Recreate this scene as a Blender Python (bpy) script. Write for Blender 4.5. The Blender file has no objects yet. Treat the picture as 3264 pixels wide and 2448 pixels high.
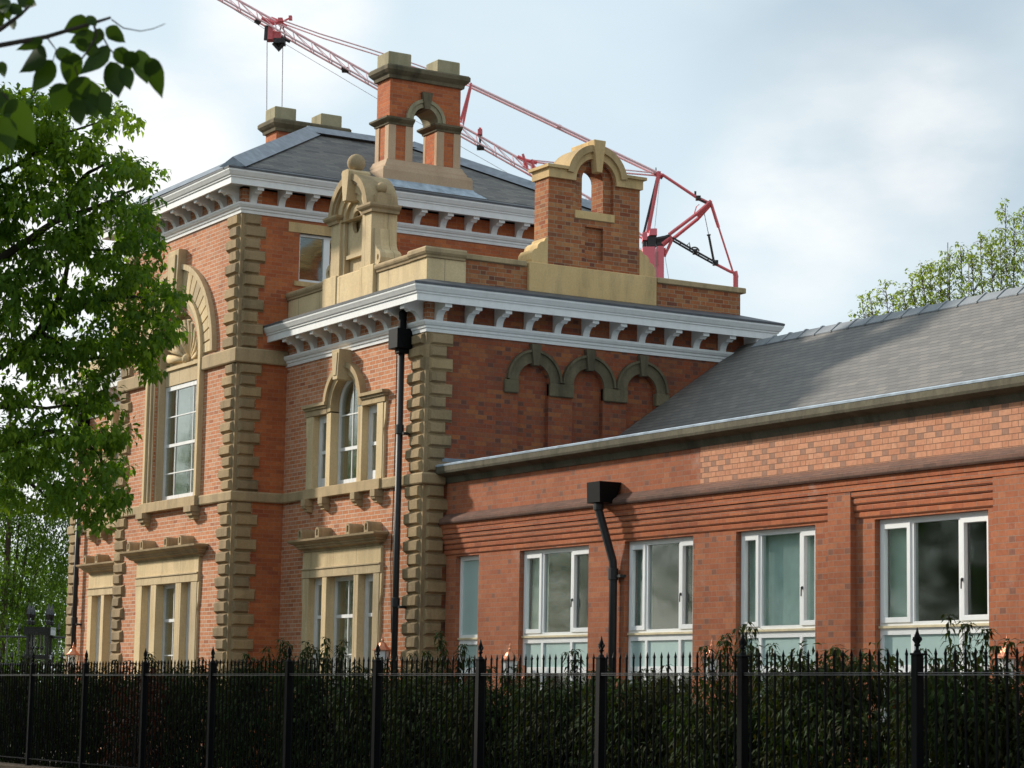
import bpy, bmesh, math, random
from mathutils import Vector, Matrix, noise
from mathutils.geometry import tessellate_polygon
random.seed(7)
R = math.radians
scene = bpy.context.scene
COL = scene.collection

# ------------------------------------------------------------------ camera
FP, W, H = 7573.9, 3264.0, 2448.0
YAW, PITCH, ROLL = 1.040372, 0.13270975, 0.01767623
FW = Vector((-math.sin(YAW)*math.cos(PITCH), math.cos(YAW)*math.cos(PITCH), math.sin(PITCH)))
RT0 = Vector((math.cos(YAW), math.sin(YAW), 0)); UP0 = RT0.cross(FW)
RT = RT0*math.cos(ROLL) + UP0*math.sin(ROLL)
UP = UP0*math.cos(ROLL) - RT0*math.sin(ROLL)
CAM = Vector((0, 0, 1.6))
cd = bpy.data.cameras.new('camera'); cam = bpy.data.objects.new('camera', cd); COL.objects.link(cam)
m3 = Matrix((RT, UP, -FW)).transposed()
cam.matrix_world = Matrix.Translation(CAM) @ m3.to_4x4()
cd.sensor_width = 36; cd.lens = 36*FP/W; cd.clip_start = 0.1; cd.clip_end = 5000
cd.dof.use_dof = True; cd.dof.focus_distance = 36; cd.dof.aperture_fstop = 9.5
scene.camera = cam
HUP = Vector((0, 0, 1)); HFW = Vector((FW.x, FW.y, 0)).normalized(); HRT = Vector((RT0.x, RT0.y, 0)).normalized()

def at(px, py, d):
    """point seen at (px, py) of the 2212 px wide photograph, d metres away along the view axis"""
    x, y = px/0.67770, py/0.67770
    return CAM + d*((x-W/2)/FP*RT - (y-H/2)/FP*UP + FW)

# ------------------------------------------------------------------ light
SUN_AZ = Vector((-0.868, -0.497, 0)).normalized(); SUN_EL = R(26)
sd = bpy.data.lights.new('sun', 'SUN'); sun = bpy.data.objects.new('sun', sd); COL.objects.link(sun)
sd.energy = 4.1; sd.angle = R(3.5); sd.color = (1.0, 0.93, 0.82)
ldir = -(SUN_AZ*math.cos(SUN_EL) + HUP*math.sin(SUN_EL))
sun.rotation_euler = ldir.to_track_quat('-Z', 'Y').to_euler()
sun.location = (-60, -20, 60)

world = bpy.data.worlds.new('World'); scene.world = world; world.use_nodes = True
nt = world.node_tree; N = nt.nodes; L = nt.links; N.clear()
out = N.new('ShaderNodeOutputWorld'); bg = N.new('ShaderNodeBackground'); bg.inputs['Strength'].default_value = 0.115
sky = N.new('ShaderNodeTexSky'); sky.sky_type = 'NISHITA'; sky.sun_disc = False
sky.sun_elevation = SUN_EL; sky.sun_rotation = R(243); sky.air_density = 1.0; sky.dust_density = 1.5
tc = N.new('ShaderNodeTexCoord')
def wnoise(scale, detail, rough, loc=(0, 0, 0), stretch=(1, 1, 2.2)):
    mp = N.new('ShaderNodeMapping'); mp.inputs['Location'].default_value = loc; mp.inputs['Scale'].default_value = stretch
    n = N.new('ShaderNodeTexNoise'); n.inputs['Scale'].default_value = scale; n.inputs['Detail'].default_value = detail
    n.inputs['Roughness'].default_value = rough
    L.new(tc.outputs['Generated'], mp.inputs['Vector']); L.new(mp.outputs['Vector'], n.inputs['Vector'])
    return n.outputs['Fac']
def wmath(op, a, b=None, c=None):
    m = N.new('ShaderNodeMath'); m.operation = op
    for i, v in enumerate((a, b, c)):
        if v is None: continue
        if isinstance(v, (int, float)): m.inputs[i].default_value = v
        else: L.new(v, m.inputs[i])
    return m.outputs[0]
def wmix(fac, a, b):
    m = N.new('ShaderNodeMix'); m.data_type = 'RGBA'
    if isinstance(fac, (int, float)): m.inputs[0].default_value = fac
    else: L.new(fac, m.inputs[0])
    for i, v in ((6, a), (7, b)):
        if isinstance(v, tuple): m.inputs[i].default_value = v
        else: L.new(v, m.inputs[i])
    return m.outputs[2]
def blob(d, inner, outer):
    """soft cloud bank round the sky direction d"""
    vm = N.new('ShaderNodeVectorMath'); vm.operation = 'DOT_PRODUCT'; vm.inputs[1].default_value = d
    nz = N.new('ShaderNodeVectorMath'); nz.operation = 'NORMALIZE'
    L.new(tc.outputs['Generated'], nz.inputs[0]); L.new(nz.outputs[0], vm.inputs[0])
    mr = N.new('ShaderNodeMapRange'); mr.interpolation_type = 'SMOOTHSTEP'
    mr.inputs['From Min'].default_value = math.cos(R(outer)); mr.inputs['From Max'].default_value = math.cos(R(inner))
    L.new(vm.outputs['Value'], mr.inputs['Value'])
    return mr.outputs[0]
def skydir(px, py): return (at(px, py, 1) - CAM).normalized()
veil = wmix(0.86, sky.outputs['Color'], (4.45, 5.3, 5.75, 1))          # thin high overcast over the blue
big = wnoise(7, 5, 0.5, (0.3, 0.1, 0))
fine = wnoise(16, 6, 0.55, (1.3, 4.1, 0.7))
grey = wmath('MULTIPLY', blob(skydir(2300, -120), 1.5, 10.5), 1.0)
veil2 = wmix(grey, veil, (3.0, 3.75, 4.35, 1))
rr = N.new('ShaderNodeMapRange'); rr.inputs['From Min'].default_value = 0.38; rr.inputs['From Max'].default_value = 0.66
rr.inputs['To Min'].default_value = 0.0; rr.inputs['To Max'].default_value = 0.40; L.new(big, rr.inputs['Value'])
veil3 = wmix(rr.outputs[0], veil2, (5.2, 5.8, 6.1, 1))
def cl(px, py, ri, ro, a):
    b = blob(skydir(px, py), ri, ro)
    k = wmath('MULTIPLY_ADD', fine, 1.5, -0.25)
    return wmath('MULTIPLY', wmath('MULTIPLY', b, k), a)
w = cl(1850, 360, 0.2, 4.2, 0.62)
for args in ((300, 370, 0.6, 3.2, 1.9), (90, 780, 1, 6, 1.9), (620, 40, 0.3, 3.0, 1.3), (1650, 520, 0.2, 3.0, 0.6), (2050, 270, 0.2, 2.4, 0.4)):
    w = wmath('ADD', w, cl(*args))
w = wmath('MINIMUM', w, 1.0)
cols = wmix(w, veil3, (6.5, 6.6, 6.6, 1))
L.new(cols, bg.inputs['Color']); L.new(bg.outputs[0], out.inputs[0])

vs = scene.view_settings
vs.view_transform = 'Standard'; vs.look = 'None'; vs.exposure = 0.50; vs.gamma = 1.0
scene.cycles.max_bounces = 6; scene.cycles.transparent_max_bounces = 12

# ------------------------------------------------------------------ materials
def newmat(name):
    m = bpy.data.materials.new(name); m.use_nodes = True
    t = m.node_tree; p = t.nodes['Principled BSDF']
    return m, t, p
class G:
    """small helper to write node graphs"""
    def __init__(s, t): s.t = t; s.n = t.nodes; s.l = t.links
    def val(s, sock, v):
        if hasattr(v, 'links'): s.l.new(v, sock)
        else: sock.default_value = v
    def math(s, op, a, b=None, c=None):
        m = s.n.new('ShaderNodeMath'); m.operation = op
        for i, v in enumerate((a, b, c)):
            if v is not None: s.val(m.inputs[i], v)
        return m.outputs[0]
    def noise(s, vec, scale, detail=4, rough=0.55):
        n = s.n.new('ShaderNodeTexNoise'); n.inputs['Scale'].default_value = scale
        n.inputs['Detail'].default_value = detail; n.inputs['Roughness'].default_value = rough
        if vec is not None: s.l.new(vec, n.inputs['Vector'])
        return n.outputs['Fac']
    def mix(s, f, a, b, blend='MIX'):
        m = s.n.new('ShaderNodeMix'); m.data_type = 'RGBA'; m.blend_type = blend
        s.val(m.inputs[0], f)
        for i, v in ((6, a), (7, b)):
            if isinstance(v, tuple): m.inputs[i].default_value = (*v[:3], 1)
            else: s.l.new(v, m.inputs[i])
        return m.outputs[2]
    def ramp(s, f, stops):
        r = s.n.new('ShaderNodeValToRGB'); e = r.color_ramp.elements
        while len(e) < len(stops): e.new(0.5)
        for i, (p, c) in enumerate(stops): e[i].position = p; e[i].color = (*c, 1)
        s.l.new(f, r.inputs[0]); return r.outputs[0]
    def rng(s, f, a, b, c=0.0, d=1.0):
        r = s.n.new('ShaderNodeMapRange'); r.inputs[1].default_value = a; r.inputs[2].default_value = b
        r.inputs[3].default_value = c; r.inputs[4].default_value = d; s.l.new(f, r.inputs[0]); return r.outputs[0]
    def obj(s): return s.n.new('ShaderNodeTexCoord').outputs['Object']
    def uv(s): return s.n.new('ShaderNodeTexCoord').outputs['UV']
    def mapv(s, vec, sc):
        m = s.n.new('ShaderNodeMapping'); m.inputs['Scale'].default_value = sc; s.l.new(vec, m.inputs[0]); return m.outputs[0]
    def bump(s, h, strength, dist, p):
        b = s.n.new('ShaderNodeBump'); b.inputs['Strength'].default_value = strength; b.inputs['Distance'].default_value = dist
        s.l.new(h, b.inputs['Height']); s.l.new(b.outputs[0], p.inputs['Normal'])

def brick(name, cols, mortar, header=None, hprob=0.4, mw=0.010, stain=0.35, stain_col=(0.05, 0.035, 0.03), efflo=0.0, flemish=True):
    """clay brickwork, 75 mm courses, Flemish or stretcher bond, on the metre UVs"""
    m, t, p = newmat(name); g = G(t)
    sep = t.nodes.new('ShaderNodeSeparateXYZ'); t.links.new(g.uv(), sep.inputs[0])
    u, v = sep.outputs[0], sep.outputs[1]
    per = 0.3375 if flemish else 0.225
    r = g.math('DIVIDE', v, 0.075); row = g.math('FLOOR', r); fv = g.math('FRACT', r)
    par = g.math('MULTIPLY', g.math('FLOORED_MODULO', row, 2), 0.5)
    uu = g.math('ADD', g.math('DIVIDE', u, per), par); cell = g.math('FLOOR', uu); fu = g.math('FRACT', uu)
    if flemish: hd = g.math('GREATER_THAN', fu, 0.6667)
    else: hd = g.math('GREATER_THAN', fu, 2.0)
    cid = t.nodes.new('ShaderNodeCombineXYZ')
    t.links.new(g.math('MULTIPLY_ADD', cell, 2.0, hd), cid.inputs[0]); t.links.new(row, cid.inputs[1])
    wn = t.nodes.new('ShaderNodeTexWhiteNoise'); wn.noise_dimensions = '3D'; t.links.new(cid.outputs[0], wn.inputs['Vector'])
    rnd = wn.outputs['Value']
    n = len(cols); col = g.ramp(rnd, [(i/(n-1), c) for i, c in enumerate(cols)])
    if header:
        sep2 = t.nodes.new('ShaderNodeSeparateColor'); t.links.new(wn.outputs['Color'], sep2.inputs[0])
        dk = g.math('MULTIPLY', hd, g.math('LESS_THAN', sep2.outputs[1], hprob))
        col = g.mix(dk, col, header)
    mu = mw/per
    gap = g.math('LESS_THAN', fv, mw/0.075)
    gap = g.math('MAXIMUM', gap, g.math('LESS_THAN', fu, mu))
    if flemish:
        gap = g.math('MAXIMUM', gap, g.math('LESS_THAN', g.math('ABSOLUTE', g.math('SUBTRACT', fu, 0.6667+mu/2)), mu/2))
    ob = g.obj()
    sm = g.noise(ob, 22, 3)
    col = g.mix(0.35, col, g.mix(1.0, col, g.ramp(sm, [(0.3, (0.55, 0.55, 0.55)), (0.7, (1.2, 1.2, 1.2))]), 'MULTIPLY'))
    mcol = g.mix(g.noise(ob, 3, 4), mortar, tuple(c*0.6 for c in mortar))
    col = g.mix(gap, col, mcol)
    st = g.noise(g.mapv(ob, (1, 1, 0.35)), 0.9, 6, 0.62)
    col = g.mix(g.rng(st, 0.48, 0.75, 0, stain), col, stain_col)
    if efflo:
        ef = g.noise(ob, 1.7, 6, 0.7)
        col = g.mix(g.rng(ef, 0.60, 0.74, 0, efflo), col, (0.55, 0.45, 0.4))
    t.links.new(col, p.inputs['Base Color']); p.inputs['Roughness'].default_value = 0.9
    p.inputs['Specular IOR Level'].default_value = 0.2
    hgt = g.math('ADD', g.math('MULTIPLY', g.math('SUBTRACT', 1.0, gap), 0.8), g.math('MULTIPLY', rnd, 0.25))
    g.bump(hgt, 0.6, 0.008, p)
    return m

def stone(name, a, b, grime=0.3, gcol=(0.07, 0.06, 0.04), bump=0.35, block=None):
    m, t, p = newmat(name); g = G(t); ob = g.obj()
    col = g.mix(g.rng(g.noise(ob, 1.6, 6, 0.65), 0.3, 0.7), a, b)
    col = g.mix(g.rng(g.noise(ob, 35, 4), 0.35, 0.75, 0, 0.35), col, tuple(c*0.6 for c in a))
    col = g.mix(g.rng(g.noise(g.mapv(ob, (1.4, 1.4, 0.25)), 2.2, 6, 0.65), 0.47, 0.72, 0, grime), col, gcol)
    if block:
        sep = t.nodes.new('ShaderNodeSeparateXYZ'); t.links.new(g.uv(), sep.inputs[0])
        j = g.math('LESS_THAN', g.math('FRACT', g.math('DIVIDE', sep.outputs[0], block)), 0.012/block)
        col = g.mix(g.math('MULTIPLY', j, 0.6), col, (0.08, 0.06, 0.04))
    ge = t.nodes.new('ShaderNodeNewGeometry')
    col = g.mix(1.0, col, g.ramp(ge.outputs['Random Per Island'], [(0.0, (0.80, 0.80, 0.82)), (0.5, (1.0, 0.98, 0.95)), (1.0, (1.16, 1.13, 1.06))]), 'MULTIPLY')
    t.links.new(col, p.inputs['Base Color']); p.inputs['Roughness'].default_value = 0.92
    p.inputs['Specular IOR Level'].default_value = 0.2
    g.bump(g.noise(ob, 28, 6, 0.6), bump, 0.01, p)
    return m

def plain(name, c, rough=0.5, metal=0.0, var=0.15, spec=0.5, streak=0.0):
    m, t, p = newmat(name); g = G(t); ob = g.obj()
    col = g.mix(g.rng(g.noise(ob, 6, 5), 0.3, 0.7, 0, 1), tuple(x*(1-var) for x in c), tuple(min(1, x*(1+var*0.6)) for x in c))
    if streak:
        col = g.mix(g.rng(g.noise(g.mapv(ob, (6, 6, 0.6)), 1.5, 5, 0.7), 0.5, 0.72, 0, streak), col, (0.18, 0.16, 0.12))
    t.links.new(col, p.inputs['Base Color']); p.inputs['Roughness'].default_value = rough
    p.inputs['Metallic'].default_value = metal; p.inputs['Specular IOR Level'].default_value = spec
    return m

def slate(name, cols, row, wid, rough=0.7):
    m, t, p = newmat(name); g = G(t)
    sep = t.nodes.new('ShaderNodeSeparateXYZ'); t.links.new(g.uv(), sep.inputs[0])
    r = g.math('DIVIDE', sep.outputs[1], row); ri = g.math('FLOOR', r); fv = g.math('FRACT', r)
    uu = g.math('ADD', g.math('DIVIDE', sep.outputs[0], wid), g.math('MULTIPLY', g.math('FLOORED_MODULO', ri, 2), 0.5))
    cid = t.nodes.new('ShaderNodeCombineXYZ'); t.links.new(g.math('FLOOR', uu), cid.inputs[0]); t.links.new(ri, cid.inputs[1])
    wn = t.nodes.new('ShaderNodeTexWhiteNoise'); t.links.new(cid.outputs[0], wn.inputs['Vector'])
    n = len(cols); col = g.ramp(wn.outputs['Value'], [(i/(n-1), c) for i, c in enumerate(cols)])
    fu = g.math('FRACT', uu)
    gap = g.math('MAXIMUM', g.math('LESS_THAN', fv, 0.13), g.math('LESS_THAN', fu, 0.03))  # wide course band paints the shadow line of each slate row; thin joints are gaps
    ob = g.obj()
    col = g.mix(g.rng(g.noise(g.mapv(g.uv(), (0.5, 1.6, 1)), 2.2, 5, 0.6), 0.42, 0.7, 0, 0.35), col, tuple(c*1.6 for c in cols[0]))
    col = g.mix(g.math('MULTIPLY', gap, 0.7), col, (0.012, 0.012, 0.013))
    t.links.new(col, p.inputs['Base Color']); p.inputs['Roughness'].default_value = rough
    h = g.math('ADD', g.math('SUBTRACT', 1.0, fv), g.math('MULTIPLY', wn.outputs['Value'], 0.35))
    g.bump(h, 0.7, 0.012, p)
    return m

def leafmat(name, cols, trans=0.35, rough=0.5, tcol=None):
    m, t, p = newmat(name); g = G(t)
    ge = t.nodes.new('ShaderNodeNewGeometry')
    n = len(cols); col = g.ramp(ge.outputs['Random Per Island'], [(i/(n-1), c) for i, c in enumerate(cols)])
    col = g.mix(g.rng(g.noise(g.obj(), 1.3, 3), 0.35, 0.65, 0, 0.5), col, cols[-1])
    t.links.new(col, p.inputs['Base Color']); p.inputs['Roughness'].default_value = rough
    p.inputs['Specular IOR Level'].default_value = 0.12
    tr = t.nodes.new('ShaderNodeBsdfTranslucent')
    tc_ = g.mix(1.0, col, tcol or (2.2, 2.0, 0.5), 'MULTIPLY'); t.links.new(tc_, tr.inputs[0])
    ms = t.nodes.new('ShaderNodeMixShader'); ms.inputs[0].default_value = trans
    t.links.new(p.outputs[0], ms.inputs[1]); t.links.new(tr.outputs[0], ms.inputs[2])
    t.links.new(ms.outputs[0], t.nodes['Material Output'].inputs[0])
    return m

def glassmat(name, tint, base=0.10):
    m, t, p = newmat(name); g = G(t)
    gl = t.nodes.new('ShaderNodeBsdfGlossy'); gl.inputs['Roughness'].default_value = 0.06
    gl.inputs[0].default_value = (0.9, 0.95, 0.93, 1)
    tp = t.nodes.new('ShaderNodeBsdfTransparent'); tp.inputs[0].default_value = (*tint, 1)
    lw = t.nodes.new('ShaderNodeLayerWeight'); lw.inputs[0].default_value = 0.5
    fr_ = g.math('MULTIPLY', g.math('POWER', lw.outputs['Facing'], 4.0), 0.9)
    b = t.nodes.new('ShaderNodeBump'); b.inputs['Strength'].default_value = 0.05; b.inputs['Distance'].default_value = 0.02
    t.links.new(g.noise(g.obj(), 2.5, 2), b.inputs['Height'])
    t.links.new(b.outputs[0], gl.inputs['Normal'])
    ms = t.nodes.new('ShaderNodeMixShader'); t.links.new(g.math('ADD', fr_, base), ms.inputs[0])
    t.links.new(tp.outputs[0], ms.inputs[1]); t.links.new(gl.outputs[0], ms.inputs[2])
    t.links.new(ms.outputs[0], t.nodes['Material Output'].inputs[0])
    return m

M = {}
M['brick_main'] = brick('sunlit_red_brick', [(0.46, 0.165, 0.07), (0.54, 0.22, 0.105), (0.49, 0.185, 0.085), (0.57, 0.27, 0.15), (0.36, 0.12, 0.055)], (0.66, 0.55, 0.43), mw=0.012, stain=0.28, stain_col=(0.20, 0.09, 0.055), efflo=0.35, flemish=False)  # lit copy of the red brick; sunlight's paleness is in brick and mortar colours
M['brick_shaded'] = brick('shaded_red_brick', [(0.46, 0.125, 0.045), (0.52, 0.165, 0.06), (0.40, 0.105, 0.042), (0.48, 0.15, 0.06), (0.33, 0.088, 0.042)], (0.46, 0.25, 0.15), mw=0.008, stain=0.35, stain_col=(0.12, 0.05, 0.028), efflo=0.12, flemish=False)  # same red brick as the fronts, with the shade of the side in its colour
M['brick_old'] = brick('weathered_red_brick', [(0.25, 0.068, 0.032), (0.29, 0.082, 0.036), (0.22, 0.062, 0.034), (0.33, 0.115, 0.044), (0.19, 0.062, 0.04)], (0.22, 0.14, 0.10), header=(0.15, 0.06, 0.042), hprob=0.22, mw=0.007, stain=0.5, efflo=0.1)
M['brick_wing'] = brick('orange_red_facing_brick', [(0.37, 0.118, 0.056), (0.42, 0.142, 0.066), (0.345, 0.106, 0.052), (0.45, 0.165, 0.08)], (0.37, 0.255, 0.19), header=(0.25, 0.105, 0.07), hprob=0.12, mw=0.007, stain=0.28, efflo=0.25)
M['brick_pale'] = brick('repointed_orange_brick', [(0.52, 0.235, 0.135), (0.58, 0.28, 0.165), (0.48, 0.21, 0.12), (0.60, 0.31, 0.19)], (0.27, 0.15, 0.10), header=(0.33, 0.18, 0.125), hprob=0.40, mw=0.009, stain=0.12)
M['brick_corbel'] = brick('corbel_brick', [(0.38, 0.11, 0.05), (0.46, 0.15, 0.065), (0.33, 0.095, 0.045)], (0.36, 0.24, 0.18), mw=0.006, stain=0.3, efflo=0.35, flemish=False)
M['brick_sill'] = brick('dark_weathering_brick', [(0.17, 0.085, 0.06), (0.20, 0.11, 0.08), (0.13, 0.075, 0.06)], (0.10, 0.07, 0.055), mw=0.006, stain=0.5, flemish=False)
M['brick_bell'] = brick('hand_made_brick', [(0.33, 0.10, 0.04), (0.42, 0.15, 0.06), (0.26, 0.075, 0.035), (0.46, 0.20, 0.08), (0.17, 0.06, 0.04)], (0.42, 0.33, 0.22), mw=0.009, stain=0.3)
M['stone'] = stone('buff_sandstone', (0.54, 0.415, 0.25), (0.64, 0.51, 0.32), 0.32, block=0.9)
M['stone_trim'] = stone('weathered_buff_sandstone', (0.36, 0.27, 0.16), (0.45, 0.34, 0.205), 0.45)
M['stone_quoin'] = stone('rusticated_sandstone', (0.30, 0.215, 0.12), (0.39, 0.285, 0.165), 0.5, bump=0.8)
M['stone_gold'] = stone('golden_sandstone', (0.55, 0.385, 0.185), (0.63, 0.455, 0.24), 0.4)
M['stone_pink'] = stone('pinkish_sandstone', (0.44, 0.31, 0.21), (0.50, 0.37, 0.26), 0.2, gcol=(0.14, 0.09, 0.06))
M['stone_dark'] = stone('soot_blackened_sandstone', (0.10, 0.085, 0.055), (0.19, 0.155, 0.10), 0.75, gcol=(0.025, 0.025, 0.018))
M['stone_moss'] = stone('mossy_sandstone', (0.29, 0.255, 0.165), (0.37, 0.33, 0.23), 0.5, gcol=(0.09, 0.095, 0.05))
M['stone_gutter'] = stone('dirty_gutter_stone', (0.10, 0.09, 0.065), (0.16, 0.145, 0.105), 0.7, gcol=(0.035, 0.033, 0.022))
M['white'] = plain('white_gloss_paint', (0.76, 0.755, 0.74), 0.42, var=0.06, streak=0.10)
M['white_old'] = plain('white_timber_paint', (0.66, 0.66, 0.65), 0.55, var=0.08, streak=0.28)
M['upvc'] = plain('white_window_frame', (0.86, 0.86, 0.85), 0.3, var=0.03)
M['cream'] = plain('cream_timber_strip', (0.66, 0.55, 0.34), 0.6, var=0.2)
M['lead'] = plain('lead_sheet', (0.22, 0.25, 0.29), 0.5, var=0.3, spec=0.5)
M['lead_dark'] = plain('dark_lead_capping', (0.085, 0.09, 0.10), 0.6, var=0.3)
M['lead_pale'] = plain('pale_lead_flashing', (0.36, 0.43, 0.50), 0.6, var=0.35)
M['black'] = plain('black_painted_iron', (0.004, 0.004, 0.0045), 0.55, var=0.3, spec=0.10)
M['gate'] = plain('glossy_black_gate_paint', (0.010, 0.010, 0.011), 0.22, var=0.2, spec=0.8)
M['rail'] = plain('worn_grey_rail', (0.10, 0.10, 0.11), 0.3, metal=0.6, var=0.4)
M['black_matt'] = plain('black_downpipe', (0.016, 0.016, 0.017), 0.5, var=0.3, spec=0.4)
M['copper'] = plain('polished_copper', (0.62, 0.26, 0.15), 0.5, metal=0.7, var=0.15)
M['copper_frame'] = plain('dark_copper_frame', (0.30, 0.12, 0.07), 0.45, metal=0.6, var=0.2)
M['opal'] = plain('white_opal_glass', (0.75, 0.75, 0.73), 0.25, var=0.03)
M['frost'] = plain('pale_green_obscured_glass', (0.42, 0.56, 0.53), 0.16, var=0.05, spec=0.6)
M['blind'] = plain('pale_green_blind', (0.74, 0.86, 0.85), 0.8, var=0.10)
M['blindgrey'] = plain('grey_green_blind', (0.58, 0.66, 0.61), 0.8, var=0.12)
M['curtain'] = plain('pale_grey_curtain', (0.62, 0.63, 0.60), 0.9, var=0.1)
M['slate_wing'] = slate('grey_brown_slates', [(0.125, 0.115, 0.105), (0.16, 0.146, 0.131), (0.11, 0.102, 0.095), (0.18, 0.163, 0.144)], 0.125, 0.24)
M['slate_tower'] = slate('dark_grey_slates', [(0.07, 0.064, 0.06), (0.13, 0.118, 0.105), (0.05, 0.047, 0.046), (0.16, 0.145, 0.125), (0.09, 0.083, 0.077)], 0.13, 0.30)
M['ridge'] = plain('blue_grey_ridge_tile', (0.21, 0.225, 0.24), 0.6, var=0.15)
M['glass'] = glassmat('window_glass', (0.90, 0.94, 0.92), 0.09)
M['glass_old'] = glassmat('old_window_glass', (0.8, 0.84, 0.82), 0.16)
M['dark'] = plain('dim_interior', (0.075, 0.08, 0.068), 0.9)
M['red'] = plain('red_crane_paint', (0.76, 0.15, 0.16), 0.5, var=0.15)
M['pink'] = plain('hazed_red_crane_paint', (0.93, 0.58, 0.58), 0.55, var=0.12)  # crane red with distance haze and glare mixed into the colour
M['redcab'] = plain('bright_red_cab_paint', (0.92, 0.20, 0.23), 0.45, var=0.06)
M['steel'] = plain('dark_greasy_steel', (0.045, 0.038, 0.038), 0.6, var=0.3)
M['rope'] = plain('grey_steel_rope', (0.42, 0.36, 0.36), 0.6)
M['rod'] = plain('pale_metal_rod', (0.62, 0.60, 0.58), 0.5)
M['bark'] = plain('brown_bark', (0.035, 0.027, 0.019), 0.95, var=0.5)
M['bark_pale'] = plain('grey_brown_bark', (0.10, 0.075, 0.055), 0.95, var=0.4)
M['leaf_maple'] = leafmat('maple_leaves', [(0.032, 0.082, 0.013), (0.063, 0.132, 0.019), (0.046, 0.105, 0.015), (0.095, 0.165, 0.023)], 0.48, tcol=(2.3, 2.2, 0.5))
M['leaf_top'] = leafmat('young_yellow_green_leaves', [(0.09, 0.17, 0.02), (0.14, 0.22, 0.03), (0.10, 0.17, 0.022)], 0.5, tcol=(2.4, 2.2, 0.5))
M['leaf_near'] = leafmat('dark_near_leaves', [(0.018, 0.042, 0.007), (0.032, 0.066, 0.009), (0.014, 0.032, 0.005)], 0.26, 0.45)
M['leaf_birch'] = leafmat('birch_leaves', [(0.05, 0.11, 0.018), (0.075, 0.14, 0.022), (0.04, 0.085, 0.015)], 0.4)
M['leaf_poplar'] = leafmat('young_poplar_leaves', [(0.13, 0.21, 0.035), (0.18, 0.27, 0.05), (0.11, 0.18, 0.035), (0.20, 0.25, 0.06)], 0.42)
M['leaf_laurel'] = leafmat('dark_laurel_leaves', [(0.008, 0.020, 0.005), (0.014, 0.034, 0.007), (0.030, 0.055, 0.012), (0.010, 0.024, 0.006), (0.035, 0.030, 0.010)], 0.15, 0.75)
M['leaf_red'] = leafmat('bronze_red_leaves', [(0.06, 0.018, 0.008), (0.10, 0.032, 0.012), (0.045, 0.02, 0.009)], 0.15, 0.35, (1.6, 0.9, 0.4))
M['kerb'] = stone('brown_plinth_stone', (0.13, 0.095, 0.07), (0.18, 0.13, 0.10), 0.4)
M['paving'] = stone('grey_paving', (0.16, 0.155, 0.145), (0.21, 0.20, 0.19), 0.3, block=0.6)
M['soil'] = stone('dark_soil', (0.035, 0.027, 0.02), (0.055, 0.042, 0.03), 0.4)
M['asphalt'] = stone('asphalt', (0.045, 0.045, 0.047), (0.06, 0.06, 0.06), 0.3)

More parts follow.
